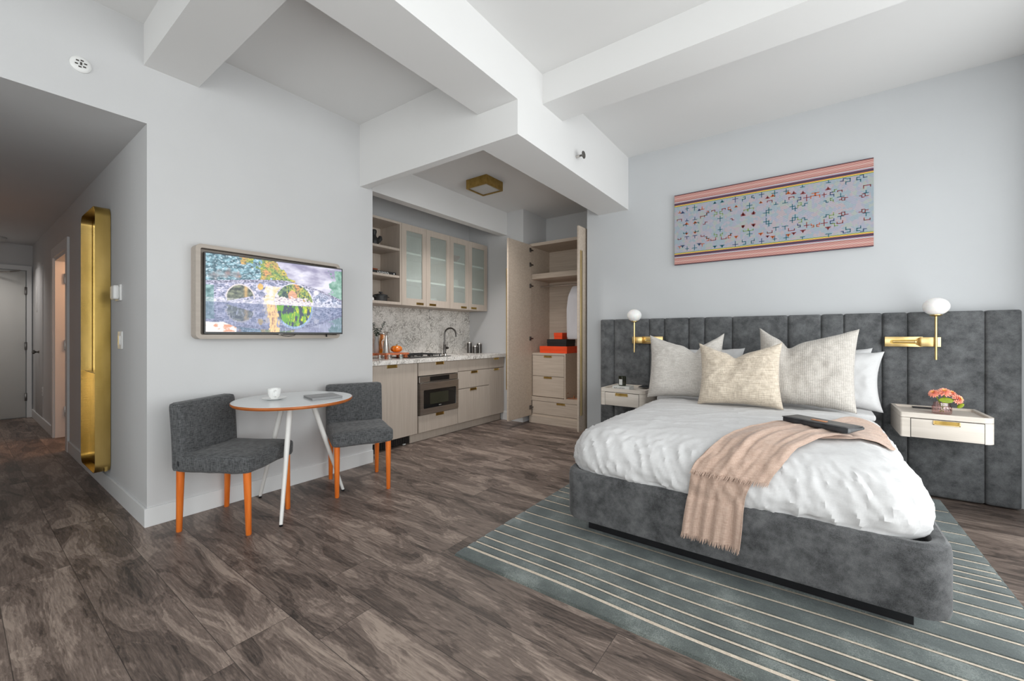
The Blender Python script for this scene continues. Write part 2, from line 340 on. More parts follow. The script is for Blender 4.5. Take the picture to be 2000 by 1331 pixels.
def prism(bm, poly, axis, a0, a1, mi=0, bev=0.0, seg=2):
    """extrude polygon (2D) along axis between a0 and a1"""
    t = bmesh.new()
    def P(u, v, a): return {'x': (a, u, v), 'y': (u, a, v), 'z': (u, v, a)}[axis]
    A = [t.verts.new(P(u, v, a0)) for u, v in poly]; B = [t.verts.new(P(u, v, a1)) for u, v in poly]
    t.faces.new(A); t.faces.new(B[::-1])
    for i in range(len(poly)):
        j = (i + 1) % len(poly); t.faces.new((A[i], B[i], B[j], A[j]))
    bmesh.ops.recalc_face_normals(t, faces=t.faces)
    if bev: bmesh.ops.bevel(t, geom=list(t.edges), offset=bev, segments=seg, affect='EDGES')
    merge(bm, t, mi); return bm
def rrect(x0, x1, y0, y1, r, n=8, rs=None):
    rs = rs or (r, r, r, r); out = []
    for (cx_, cy_, a0, rr) in ((x1 - rs[0], y1 - rs[0], 0, rs[0]), (x0 + rs[1], y1 - rs[1], PI / 2, rs[1]), (x0 + rs[2], y0 + rs[2], PI, rs[2]), (x1 - rs[3], y0 + rs[3], 1.5 * PI, rs[3])):
        if rr < 1e-4: out.append((cx_, cy_)); continue
        for k in range(n + 1):
            a = a0 + PI / 2 * k / n; out.append((cx_ + rr * math.cos(a), cy_ + rr * math.sin(a)))
    return out
def ring_prism(bm, outer, inner, axis, a0, a1, mi=0):
    t = bmesh.new()
    def P(u, v, a): return {'x': (a, u, v), 'y': (u, a, v), 'z': (u, v, a)}[axis]
    n = len(outer); R_ = [[t.verts.new(P(u, v, a)) for u, v in pl] for a in (a0, a1) for pl in (outer, inner)]
    o0, i0, o1, i1 = R_
    for k in range(n):
        j = (k + 1) % n
        t.faces.new((o0[k], o0[j], i0[j], i0[k])); t.faces.new((o1[k], i1[k], i1[j], o1[j]))
        t.faces.new((o0[k], o1[k], o1[j], o0[j])); t.faces.new((i0[k], i0[j], i1[j], i1[k]))
    bmesh.ops.recalc_face_normals(t, faces=t.faces); merge(bm, t, mi); return bm
def obj(name, bm, mats, parent=None, smooth=True, label=None):
    me = bpy.data.meshes.new(name)
    if parent is not None and parent.get('_w'):
        r_ = parent
        while r_.parent is not None: r_ = r_.parent
        bmesh.ops.translate(bm, verts=bm.verts, vec=-Vector(r_.location))
    bm.to_mesh(me); bm.free()
    for mname in (mats if isinstance(mats, (list, tuple)) else [mats]): me.materials.append(M[mname])
    if smooth:
        me.polygons.foreach_set('use_smooth', [True] * len(me.polygons))
        try: me.set_sharp_from_angle(angle=math.radians(35))
        except Exception: pass
    o = bpy.data.objects.new(name, me); C.objects.link(o)
    if parent is not None:
        o.parent = parent
        if parent.get('_w'): o['_w'] = 1
    if label: o['label'] = label
    return o
def thing(name, label, cat, loc=(0, 0, 0), rz=0.0, group=None, world=False):
    o = bpy.data.objects.new(name, None); o.empty_display_size = 0.05; C.objects.link(o); o.location = loc; o.rotation_euler = (0, 0, rz)
    o['label'] = label; o['category'] = cat
    if group: o['group'] = group
    if world: o['_w'] = 1
    return o
def tag(o, label, cat, group=None):
    o['label'] = label; o['category'] = cat
    if group: o['group'] = group
    return o
def struct(name, bm, mats, parent=None, smooth=False):
    o = obj(name, bm, mats, parent, smooth)
    if parent is None: o['kind'] = 'structure'
    return o
def B(*a, **k): return box(new(), *a, **k)
def solo(name, bm, mats, label, cat, group=None, smooth=True):
    xs = [v.co for v in bm.verts]
    lo = Vector([min(c[i] for c in xs) for i in range(3)]); hi = Vector([max(c[i] for c in xs) for i in range(3)])
    p = Vector(((lo.x + hi.x) / 2, (lo.y + hi.y) / 2, lo.z))
    bmesh.ops.translate(bm, verts=bm.verts, vec=-p)
    o = obj(name, bm, mats, None, smooth); o.location = p
    return tag(o, label, cat, group)

# ------------------------------------------------------------------ room shell
CZ = 3.12; HC = 2.51; KC = 2.93; XT = -3.34; YB = 4.34; XR = 1.30; YR = -2.4; XE = -9.25
struct('floor', B(XE - .1, XR + .1, YR - .1, 5.35, -0.1, 0.0), 'oak_planks')
struct('ceiling', B(XT, XR + .1, YR - .1, YB, CZ, CZ + .1), 'ceiling_paint')
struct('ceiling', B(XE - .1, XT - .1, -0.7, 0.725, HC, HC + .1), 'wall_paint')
struct('ceiling', B(-4.3, -1.95, 2.31, 5.35, KC, KC + .1), 'ceiling_paint')
# wall with the television, and its continuation over the hall opening
bm = new(); box(bm, XT - .1, XT, 0.725, 2.35, 0, CZ); box(bm, XT - .1, XT, -0.6, 0.725, HC, CZ); box(bm, XT - .1, XT, YR, -0.6, 0, CZ)
struct('wall_left', bm, 'wall_paint')
# hall wall with the bathroom door opening
bm = new(); box(bm, -6.22, XT - .1, 0.725, 0.83, 0, HC); box(bm, XE, -7.13, 0.725, 0.83, 0, HC); box(bm, -7.13, -6.22, 0.725, 0.83, 2.10, HC)
struct('wall_hall', bm, 'wall_paint')
struct('wall_hall_far', B(XE - .1, XE, -0.7, 0.83, 0, HC), 'wall_paint')
struct('wall_hall_near', B(XE, XT - .1, -0.7, -0.6, 0, HC), 'wall_paint')
struct('wall_back', B(-2.093, XR + .1, YB, 5.3, 0, CZ), 'bed_wall_paint')
# kitchen niche
struct('wall_kitchen_left', B(-4.3, XT - .1, 2.25, 2.35, 0, KC), 'wall_paint')
struct('wall_kitchen_back', B(-4.3, -4.2, 2.25, 4.65, 0, KC), 'wall_paint')
struct('wall_kitchen_right', B(-4.3, -3.20, 4.65, 5.3, 0, KC), 'wall_paint')
struct('wall_wardrobe_back', B(-3.20, -2.093, 5.25, 5.35, 0, KC), 'wall_paint')
# bathroom behind the hall wall
bm = new(); box(bm, -7.9, -7.8, .83, 2.4, 0, 2.5); box(bm, -5.6, -5.5, .83, 2.4, 0, 2.5); box(bm, -7.9, -5.5, 2.3, 2.4, 0, 2.5); box(bm, -7.9, -5.5, .83, 2.4, 2.5, 2.6)
struct('wall_bathroom', bm, 'trim_paint')
# side wall with tall window, rear wall with a made-up window for the fill light
bm = new(); WY0, WY1, WZ0, WZ1 = -1.9, 4.0, 0.06, 2.78
box(bm, XR, XR + .12, YR, WY0, 0, CZ); box(bm, XR, XR + .12, WY1, YB, 0, CZ); box(bm, XR, XR + .12, WY0, WY1, 0, WZ0); box(bm, XR, XR + .12, WY0, WY1, WZ1, CZ)
struct('wall_right', bm, 'wall_paint')
bm = new(); RX0, RX1, RZ0, RZ1 = -3.0, 1.1, 0.5, 2.7
box(bm, XT, RX0, YR - .12, YR, 0, CZ); box(bm, RX1, XR, YR - .12, YR, 0, CZ); box(bm, RX0, RX1, YR - .12, YR, 0, RZ0); box(bm, RX0, RX1, YR - .12, YR, RZ1, CZ)
struct('wall_rear', bm, 'wall_paint')
def window(axis, a0, a1, z0, z1, pos, n, num):
    g = thing('window_%d' % num, '', ''); del g['label']; del g['category']; g['kind'] = 'structure'
    fr = new(); gl = new()
    def bb(bm_, u0, u1, z0_, z1_, d):
        if axis == 'x': box(bm_, pos - d, pos + d, u0, u1, z0_, z1_)
        else: box(bm_, u0, u1, pos - d, pos + d, z0_, z1_)
    bb(fr, a0, a1, z0, z0 + .06, .03); bb(fr, a0, a1, z1 - .06, z1, .03)
    for k in range(n + 1):
        u = a0 + (a1 - a0 - .05) * k / n; bb(fr, u, u + .05, z0 + .06, z1 - .06, .03)
    obj('window_frame', fr, 'dark_metal', g, smooth=False)
    for k in range(n):
        u = a0 + .05 + (a1 - a0 - .05) * k / n; pn = new(); bb(pn, u, a0 + (a1 - a0 - .05) * (k + 1) / n, z0 + .06, z1 - .06, .004); obj('window_pane', pn, 'window_glass', g, smooth=False)
window('x', WY0, WY1, WZ0, WZ1, XR + .06, 4, 1)
window('y', RX0, RX1, RZ0, RZ1, YR - .06, 3, 2)  # unseen rear window, made up to let in the fill light

# beams and dropped headers
struct('trim_1', prism(new(), [(-1.95, YR), (-1.605, YR), (-1.605, 2.2649), (-1.95, 2.254)], 'z', 2.79, CZ), 'ceiling_paint')                 # long beam towards the viewer
def slab(poly, z0, z1): return prism(new(), poly, 'z', z0, z1)
struct('trim_2', slab([(-3.34, 2.215), (-1.605, 2.265), (-1.605, YB), (-1.95, YB), (-1.95, 2.315), (-3.34, 2.30)], 2.555, CZ), 'ceiling_paint')  # header round the kitchen
struct('trim_3', B(XT, -1.95, 0.71, 0.992, 2.865, CZ), 'ceiling_paint')                  # beam above the television wall
struct('trim_4', B(-1.605, XR, 2.58, 2.878, 2.90, CZ), 'ceiling_paint')                  # beam over the bed
bm = new(); box(bm, -3.59, -3.48, 2.35, 4.65, 2.61, KC); box(bm, -3.61, -3.59, 2.35, 4.65, 2.625, KC)
struct('trim_5', bm, 'ceiling_paint')                                                    # bulkhead over the wall cupboards

# baseboards
BH = 0.115
struct('baseboard_left', prism(new(), [(XT, 0.711), (XT + .014, 0.711), (XT + .014, 2.35), (XT, 2.35)], 'z', 0, BH, bev=.002), 'trim_paint')
bm = new(); box(bm, -6.12, XT, .711, .725, 0, BH, .002); box(bm, XE, -7.235, .711, .725, 0, BH, .002); struct('baseboard_hall', bm, 'trim_paint')
struct('baseboard_hall_far', B(XE, XE + .014, .715, .725, 0, BH), 'trim_paint')
struct('baseboard_kitchen_right', B(-3.58, -3.20, 4.636, 4.65, 0, BH), 'trim_paint')

# entry door at the end of the hall
g = thing('door_1', '', ''); del g['label']; del g['category']; g['kind'] = 'structure'
obj('door_panel', B(XE, XE + .03, -0.28, 0.655, 0.012, 2.125, .003), 'door_paint', g)
bm = new(); box(bm, XE, XE + .045, .665, .712, 0, 2.135); box(bm, XE, XE + .045, -.34, .712, 2.135, 2.20); box(bm, XE, XE + .045, -.34, -.29, 0, 2.135)
obj('door_frame', bm, 'trim_paint', g)
for z in (.30, 1.04, 1.84): obj('hinge', B(XE + .03, XE + .05, .645, .668, z - .055, z + .055, .003), 'dark_metal', g)
bm = new(); box(bm, XE + .03, XE + .09, .10, .36, 2.04, 2.10, .005); tube(bm, [(XE + .08, .34, 2.07), (XE + .20, .50, 2.085), (XE + .05, .60, 2.13)], .009)
obj('door_closer', bm, 'steel', g)
# bathroom door in the hall wall
g = thing('door_2', '', ''); del g['label']; del g['category']; g['kind'] = 'structure'
bm = new()
box(bm, -7.235, -7.12, .707, .7249, 0, 2.09); box(bm, -6.235, -6.12, .707, .7249, 0, 2.09); box(bm, -7.235, -6.12, .707, .7249, 2.09, 2.20)
box(bm, -7.1299, -7.10, .7251, .84, 0, 2.06); box(bm, -6.25, -6.2201, .7251, .84, 0, 2.06); box(bm, -7.1299, -6.2201, .7251, .84, 2.06, 2.0999)
obj('door_frame', bm, 'trim_paint', g)
obj('door_panel', B(-7.125, -7.085, .85, 1.66, .012, 2.06, .003), 'trim_paint', g)
for z in (.30, 1.08, 1.86): obj('hinge', B(-7.10, -7.082, .80, .865, z - .06, z + .06, .002), 'steel', g)
# flush closet door in the hall wall
g = thing('door_3', '', ''); del g['label']; del g['category']; g['kind'] = 'structure'
obj('door_panel', B(-8.85, -8.10, .718, .727, .12, 2.12, .001), 'wall_paint', g)
bm = new(); lathe(bm, [(0, 0), (.02, 0), (.012, .01), (.012, .03), (.028, .045), (.028, .06), (0, .068)], (-8.44, .718, .97), 20, axis=(0, -1, 0)); obj('door_knob', bm, 'dark_metal', g)

# ------------------------------------------------------------------ small fittings on the walls
bm = new()
t = solo('wall_sign', B(-8.70, -8.63, .712, .724, 1.52, 1.87, .002), 'white_plastic', 'narrow white card strip stuck high on the hall wall near the entry door', 'sign')
def outlet(name, x, z, w_, h_, label, cat, rocker=True):
    g = thing(name, label, cat, (x, .725, z), world=False)
    obj('cover_plate', box(new(), -w_ / 2, w_ / 2, -.008, .0, 0, h_, .003), 'white_plastic', g)
    if rocker: obj('rocker', box(new(), -w_ * .22, w_ * .22, -.013, -.008, h_ * .24, h_ * .76, .002), 'ceramic', g)
    else:
        for zz in (.28, .62): obj('socket', box(new(), -w_ * .2, w_ * .2, -.010, -.008, h_ * zz, h_ * (zz + .16), .002), 'grey_marking', g)
    return g
outlet('light_switch', -3.99, 1.095, .115, .125, 'white rocker light switch on the hall wall below the thermostat', 'switch')
outlet('power_outlet', -8.12, .40, .075, .12, 'small white power outlet low on the hall wall between baseboard and door knob', 'outlet', rocker=False)
g = thing('thermostat', 'white boxy thermostat on the hall wall beside the tall brass frame', 'thermostat', (-4.02, .725, 1.44))
obj('back_plate', box(new(), -.075, .065, -.012, 0, 0, .115, .004), 'white_plastic', g)
obj('housing', box(new(), -.05, .055, -.045, -.012, .008, .108, .012, 3), 'white_plastic', g)
# strobe alarm above the hall opening
g = thing('fire_alarm', 'round white alarm sounder on the wall above the hall opening', 'alarm', (XT, .438, 2.722))
bm = lathe(new(), [(0, 0), (.044, 0), (.044, .008), (.038, .014), (.028, .017), (0, .017)], (0, 0, 0), 36, axis=(1, 0, 0)); obj('housing', bm, 'white_plastic', g)
bm = new()
for k in range(6):
    a = k * PI / 3 + .3; box(bm, .017, .019, .019 * math.cos(a) - .006, .019 * math.cos(a) + .006, .019 * math.sin(a) - .0035, .019 * math.sin(a) + .0035)
box(bm, .017, .020, -.004, .004, -.008, .008); obj('grille_slot', bm, 'dark_metal', g)
# sidewall sprinkler on the header
g = thing('fire_sprinkler', 'small chrome sidewall sprinkler sticking out of the white header', 'sprinkler', (-1.605, 3.12, 2.70))
obj('pipe', tube(new(), [(0, 0, 0), (.035, 0, 0)], .011), 'steel', g)
bm = new(); lathe(bm, [(0, 0), (.032, 0), (.030, .004), (0, .004)], (.068, 0, 0), 24, axis=(1, 0, 0)); tube(bm, [(.035, 0, 0), (.05, .014, 0), (.068, 0, 0)], .004); tube(bm, [(.035, 0, 0), (.05, -.014, 0), (.068, 0, 0)], .004)
obj('deflector', bm, 'dark_metal', g)
# kitchen ceiling detector
bm = lathe(new(), [(0, 0), (.05, 0), (.055, .012), (.055, .022), (0, .022)], (-2.36, 3.17, KC - .022), 28)
solo('smoke_detector', bm, 'white_plastic', 'flat white round detector on the kitchen ceiling near the brass light', 'detector')
# hall ceiling light
g = thing('hall_ceiling_light', 'flat round flush light on the hall ceiling above the entry door', 'ceiling light', (-8.8, .30, HC))
obj('rim', lathe(new(), [(0, 0), (.16, 0), (.165, -.02), (.15, -.03), (0, -.03)], seg=36), 'grey_marking', g)
obj('diffuser', lathe(new(), [(0, -.03), (.148, -.03), (.12, -.055), (0, -.07)], seg=36), 'diffuser', g)

# tall brass framed wall mirror in the hall
g = thing('wall_mirror', 'tall deep brass framed mirror with rounded ends on the hall wall', 'mirror', (-4.575, .725, .15), world=True)
o_ = rrect(-4.855, -4.296, .155, 2.165, .07, 8); i_ = rrect(-4.851, -4.300, .159, 2.161, .066, 8)
obj('frame', ring_prism(new(), o_, i_, 'y', .638, .722), 'brushed_brass', g)
obj('back_panel', prism(new(), i_, 'y', .712, .722), 'brushed_brass', g)
obj('mirror_plate', prism(new(), rrect(-4.83, -4.32, .18, 2.14, .05, 8), 'y', .706, .712), 'mirror_glass', g)
obj('lower_panel', box(new(), -4.850, -4.301, .690, .706, .165, .90), 'brushed_brass', g)
obj('shelf', box(new(), -4.850, -4.301, .655, .706, .900, .904), 'brushed_brass', g)
# ------------------------------------------------------------------ television in its wall surround
g = thing('television_surround', 'greige wooden rounded surround on the wall behind the television', 'wall panel', (XT, 1.455, 1.168), world=True)
o_ = rrect(.950, 1.965, 1.168, 1.797, .032, 8); i_ = rrect(.976, 1.940, 1.196, 1.772, .012, 8)
obj('frame', ring_prism(new(), o_, i_, 'x', XT, XT + .09), 'tv_surround', g)
obj('back_panel', prism(new(), i_, 'x', XT, XT + .025), 'tv_surround', g)
# the television: thin slab, slightly turned out at its far end
TVW, TVH = 0.955, 0.548
g = thing('television', 'flat television showing a stone bridge over a river', 'television', (-3.225, 1.475, 1.203), math.atan2(-.070, .95) * -1)
g.rotation_euler = (0, 0, -math.atan2(.070, .95))
# local axes: x towards the room, y along the wall
bm = box(new(), -.035, -.004, -TVW / 2, TVW / 2, 0, TVH, .004); obj('housing', bm, 'black_plastic', g)
bm = new(); ring_prism(bm, rrect(-TVW / 2, TVW / 2, 0, TVH, .003, 2), rrect(-TVW / 2 + .008, TVW / 2 - .008, .013, TVH - .008, .001, 2), 'x', -.004, .002)
obj('bezel', bm, 'black_plastic', g)
bm = box(new(), -.004, .004, -.02, .02, -.006, .002, .001); obj('sensor', bm, 'dark_metal', g)
bm = tube(new(), [(-.02, -.01, .0), (-.02, .02, -.014), (-.02, .06, -.018), (-.02, .10, -.012), (-.02, .11, 0)], .0022, 6); obj('cable', bm, 'black_plastic', g)
bm = tube(new(), [(-.03, .355, .0), (-.045, .365, -.02)], .006, 6); obj('remote_receiver', bm, 'black_plastic', g)
obj('wall_mount', tube(new(), [(-.088, .0, .27), (-.03, .0, .27)], .05, 12), 'black_plastic', g)
# picture on the screen
def lerp(a, b, t): t = max(0, min(1, t)); return tuple(a[i] + (b[i] - a[i]) * t for i in range(3))
def fbm(x, y, s, seed=0, o=4): return 0.5 + 0.62 * noise.fractal(Vector((x * s, y * s, seed)), 0.8, 2.1, o, noise_basis='PERLIN_ORIGINAL') 
def scene_col(x, y):
    a = 1.74
    n1 = fbm(x * a, y, 12, 1, 3); n2 = fbm(x * a, y * 1.6, 17, 5, 4); n3 = fbm(x * a, y, 6, 9, 3); n4 = fbm(x * a, y * 1.5, 36, 7, 3)
    deck = .735 - .30 * max(0, x - .56) - .62 * max(0, x - .62) ** 2 - .16 * max(0, .50 - x) + .012 * math.sin(min(1, max(0, (x - .1) * 2)) * PI)
    def autumn():
        c = lerp((.93, .86, .34), (.34, .54, .34), n2 * 1.3 - .15); c = lerp(c, (.93, .64, .42), (n3 - .52) * 3)
        return lerp(c, (.20, .30, .28), (n4 - .56) * 2.6)
    def rock(tint):
        c = lerp((.44, .48, .60), (.93, .92, 1.0), (n2 - .5) * 1.7 + .60); c = lerp(c, tint, .35 * n1)
        return lerp(c, (.26, .30, .42), (n4 - .56) * 3)
    if y > deck:
        hill = 1.10 - (x - .40) * 1.75 + (n1 - .5) * .10
        if x > .46 and y > hill:
            if x > .925 + (n1 - .5) * .10 - (y < .8) * .03 and y < .97: return lerp((.36, .56, .48), (.76, .88, .84), n1)
            return lerp((.60, .58, .70), (.93, .92, .98), (fbm(x * a, y * 2.4, 3, 3) - .5) * 1.4 + .5 + (.85 - y) * .9)
        if x + (n3 - .5) * .34 > .33 - (y - .85) * .5: return autumn()
        c = lerp((.20, .34, .40), (.60, .78, .84), (n2 - .5) * 1.7 + .48); return lerp(lerp(c, (.86, .93, .97), (n4 - .55) * 3), (.62, .50, .50), (n3 - .64) * 2)
    dx = (x - .60) / .148; dy = (y - .40) / .300; rr = math.hypot(dx, dy)
    if rr < 1 and y > .40:
        bank = .50 + .05 * (n1 - .5) * 2 - .25 * (x - .6)
        if y < bank: return lerp((1.0, .93, .92), (.62, .58, .66), (n4 - .45) * 3)
        if math.hypot((x - .585) / .035, (y - .53) / .07) < .9 + n1 * .3: return lerp((.98, .72, .55), (.80, .58, .50), n2)
        if x < .555 + (n1 - .5) * .08: return lerp((.14, .26, .30), (.55, .66, .42), n2 * 1.5 - .2)
        return lerp(autumn(), (.20, .30, .32), (fbm(x * 6, y, 6, 21) - .58) * 8)
    if 1 <= rr < 1.06 and y > .43: return lerp((.93, .92, .96), (.50, .50, .60), (n4 - .5) * 3)
    dx = (x - .215) / .088; dy = (y - .45) / .175; r2 = math.hypot(dx, dy)
    if r2 < 1 and y > .45 + (x - .215) * .5:
        return lerp(lerp((.20, .24, .24), (.58, .60, .50), n2 * 1.4 - .2), (.95, .74, .45), max(0, 1 - abs(x - .25) / .02) * .8)
    if 1 <= r2 < 1.10 and y > .45: return (.90, .86, .86)
    if math.hypot((x - .348) / .020, (y - .625) / .045) < 1: return lerp((.95, .82, .36), (.86, .62, .50), n2)
    if math.hypot((x - .775) / .022, (y - .60) / .035) < 1: return (.96, .93, .95)
    if deck - .035 < y: return lerp((.40, .40, .50), (.80, .79, .88), (n4 - .5) * 3 + .45)
    if x > .76 and y < .60 + (n1 - .5) * .1: return rock((.82, .90, 1))
    if .38 < x + (n1 - .5) * .05 < .50 and y < .64: return lerp((1.0, .84, .62), (1.0, .95, .94), n2 * 1.8 - .3)
    if x < .05 and y < .60: return lerp((.25, .42, .44), (.70, .84, .84), n2)
    return rock((.80, .76, .92))
WL = .385
def picture(x, y):
    if y >= WL:
        c = scene_col(x, y)
        if y < WL + .06: c = lerp(c, (1.0, .98, 1.0), .7 * fbm(x, y * 3, 60, 2))
        return c
    if y < .115 + .03 * fbm(x, 0, 8, 4) and x < .19 - max(0, y - .06) * 1.2: return lerp((1.0, .97, .96), (.90, .62, .50), (fbm(x, y, 20, 8) - .52) * 4)
    yy_ = WL + (WL - y) * .98; xx_ = x + (fbm(x * 2.5, y * .6, 40, 11) - .5) * .022
    d_ = (x - .60) / .150; e_ = (WL - y) / .335; q_ = math.hypot(d_, e_); n5 = fbm(x * 3, y * .5, 28, 31)
    if q_ < .90:
        g_ = lerp((.42, .68, .22), (.93, .90, .18), (x - .60) * 6 * (1.1 - e_) + (n5 - .5) * 2); return lerp(g_, (.20, .26, .36), (fbm(x * 4, y * .8, 9, 6) - .46) * 7 + max(0, (.53 - x) * 8))
    if q_ < 1.0 and d_ + e_ > -.3 + n5 * .5: return lerp((.45, .56, .72), (.74, .82, .95), n5)
    c = scene_col(xx_, min(yy_, .80))
    w1_ = .40 + .02 * (n5 - .5) + .06 * max(0, .3 - y)
    if w1_ < x < .475 - (n5 - .5) * .06: return lerp((1.0, .84, .60), (.66, .50, .46), (n5 - .42) * 2.4)
    return lerp(lerp(c, (.36, .41, .56), .50), (.80, .82, .95), (n5 - .60) * 1.5)
NX, NY = 300, 172
me = bpy.data.meshes.new('screen'); vs = []; fs = []
for j in range(NY + 1):
    for i in range(NX + 1): vs.append((.0015, (-TVW / 2 + .008) + (TVW - .016) * i / NX, .013 + (TVH - .021) * j / NY))
for j in range(NY):
    for i in range(NX):
        a = j * (NX + 1) + i; fs.append((a, a + 1, a + NX + 2, a + NX + 1))
me.from_pydata(vs, [], fs); ca = me.color_attributes.new('picture', 'FLOAT_COLOR', 'POINT')
buf = []
for j in range(NY + 1):
    for i in range(NX + 1):
        c = picture(i / NX, j / NY); buf += [max(0, c[0]) ** 2.2, max(0, c[1]) ** 2.2, max(0, c[2]) ** 2.2, 1]
ca.data.foreach_set('color', buf)
m, nt, b = nodes('lit_screen'); at = N(nt, 'ShaderNodeVertexColor'); at.layer_name = 'picture'
b.inputs['Base Color'].default_value = (0.01, 0.01, 0.01, 1); b.inputs['Roughness'].default_value = 0.25
L(nt, at.outputs[0], b.inputs['Emission Color']); b.inputs['Emission Strength'].default_value = 1.15
M['lit_screen'] = m; me.materials.append(m)
o = bpy.data.objects.new('screen', me); C.objects.link(o); o.parent = g

# ------------------------------------------------------------------ dining chairs and table
def smooth_box(x0, x1, y0, y1, z0, z1, bev, n=6, fn=None):
    bm = box(new(), x0, x1, y0, y1, z0, z1, bev, 4)
    return bm
def grid_block(x0, x1, y0, y1, z0, z1, r, nx, ny, nz, fn=None):
    """rounded block with enough faces to be shaped by fn"""
    bm = new(); bmesh.ops.create_cube(bm, size=2.0)
    bmesh.ops.subdivide_edges(bm, edges=bm.edges, cuts=max(nx, ny, nz), use_grid_fill=True)
    hx, hy, hz = (x1 - x0) / 2, (y1 - y0) / 2, (z1 - z0) / 2
    for v in bm.verts:
        p = Vector((v.co.x * hx, v.co.y * hy, v.co.z * hz))
        q = Vector((max(-hx + r, min(hx - r, p.x)), max(-hy + r, min(hy - r, p.y)), max(-hz + r, min(hz - r, p.z))))
        d = p - q
        if d.length > 1e-6: p = q + d.normalized() * r * min(1.0, max(abs(d.x), abs(d.y), abs(d.z)) / r)
        p += Vector(((x0 + x1) / 2, (y0 + y1) / 2, (z0 + z1) / 2))
        v.co = fn(p) if fn else p
    return bm
def make_chair(name, label, loc, rz, seed):
    t = thing(name, label, 'chair', loc, rz, 'slipper dining chairs at the round table')
    def seat_fn(p):
        q = p.copy()
        if p.z > .40: q.z += .010 * math.cos(p.x * 5) * math.cos(p.y * 6) + .006 * (noise.noise(Vector((p.x * 7, p.y * 7, seed))))
        k = (.47 - p.z) / .1
        if p.z < .41: q.x += .004 * noise.noise(Vector((p.x * 14, p.y * 14, seed + 3))); q.z += .006 * noise.noise(Vector((p.x * 11, p.y * 11, seed + 5)))
        return q
    obj('seat', grid_block(-.225, .262, -.222, .222, .365, .472, .030, 14, 14, 14, seat_fn), 'chair_fabric', t)
    def back_fn(p):
        q = p.copy(); q.x -= .07 * (p.z - .40) ** 1.2 if p.z > .40 else 0
        q.x += .010 * math.cos(p.y * 6) * math.sin(min(PI, max(0, (p.z - .38) / .4 * PI)))
        return q
    obj('backrest', grid_block(-.238, -.155, -.222, .222, .372, .785, .022, 14, 14, 14, back_fn), 'chair_fabric', t)
    for (lx, ly) in ((.225, -.185), (.225, .185), (-.205, -.185), (-.205, .185)):
        bm = lathe(new(), [(.0135, 0), (.0155, .004), (.0215, .37), (.0215, .385)], (0, 0, 0), 20)
        for v in bm.verts: v.co.x += lx + .01 * (1 - v.co.z / .38) * (1 if lx > 0 else -1); v.co.y += ly
        obj('leg', bm, 'orange_wood', t)
    return t
make_chair('dining_chair', 'dark grey upholstered chair with orange legs, between the table and the hall opening', (-3.012, 1.092, 0), math.radians(31), 1)
make_chair('dining_chair', 'dark grey upholstered chair with orange legs, between the table and the kitchen', (-2.950, 1.944, 0), math.radians(-24.6), 9)
TX, TY = -2.921, 1.425
t = thing('round_table', 'round white cafe table with copper coloured edge and three splayed legs', 'table', (TX, TY, 0))
obj('tabletop', lathe(new(), [(0, .748), (.372, .748), (.3735, .7495), (.372, .751), (0, .751)], seg=96), 'laminate_white', t)
obj('edge_band', lathe(new(), [(0, .728), (.368, .728), (.376, .738), (.376, .748), (0, .748)], seg=96), 'ply_edge', t)
for ang, rad in ((-39.5, .325), (192.5, .36), (86.8, .355)):
    a = math.radians(ang); bm = new()
    p0 = Vector((.115 * math.cos(a), .115 * math.sin(a), .728)); p1 = Vector((rad * math.cos(a), rad * math.sin(a), .012))
    tube(bm, [p0, p0.lerp(p1, .5), p1], [.019, .015, .0105], 18); lg = obj('leg', bm, 'white_metal', t)
    obj('foot_cap', lathe(new(), [(.009, 0), (.011, .003), (.011, .012), (0, .012)], (p1.x, p1.y, 0), 14), 'black_plastic', lg)
    obj('mounting_plate', lathe(new(), [(0, .722), (.035, .722), (.035, .728), (0, .728)], (p0.x, p0.y, 0), 20), 'white_metal', t)
# saucer and cup
cx_, cy_ = -2.985, 1.318
solo('saucer', lathe(new(), [(0, 0), (.035, 0), (.040, .002), (.074, .011), (.076, .013), (.070, .011), (.038, .005), (0, .004)], (cx_, cy_, .751), 48), 'ceramic', 'white saucer under the coffee cup on the round table', 'saucer')
g = thing('coffee_cup', 'white coffee cup standing on its saucer on the round table', 'cup', (cx_, cy_, .7555))
obj('bowl', lathe(new(), [(0, 0), (.022, 0), (.024, .004), (.034, .018), (.040, .045), (.0425, .070), (.0405, .070), (.037, .044), (.030, .016), (0, .010)], seg=40), 'ceramic', g)
obj('handle', tube(new(), [(.038, -.006, .060), (.050, -.016, .062), (.064, -.030, .050), (.060, -.028, .028), (.046, -.012, .018), (.032, -.006, .016)], .0042, 10), 'ceramic', g)
# closed laptop
g = thing('laptop', 'thin closed grey laptop on the round white table', 'laptop', (-2.805, 1.565, .751), math.radians(-12))
obj('base', box(new(), -.105, .105, -.10, .10, 0, .008, .003, 2), 'laptop_grey', g)
obj('lid', box(new(), -.105, .105, -.10, .10, .0085, .014, .002, 2), 'laptop_grey', g)

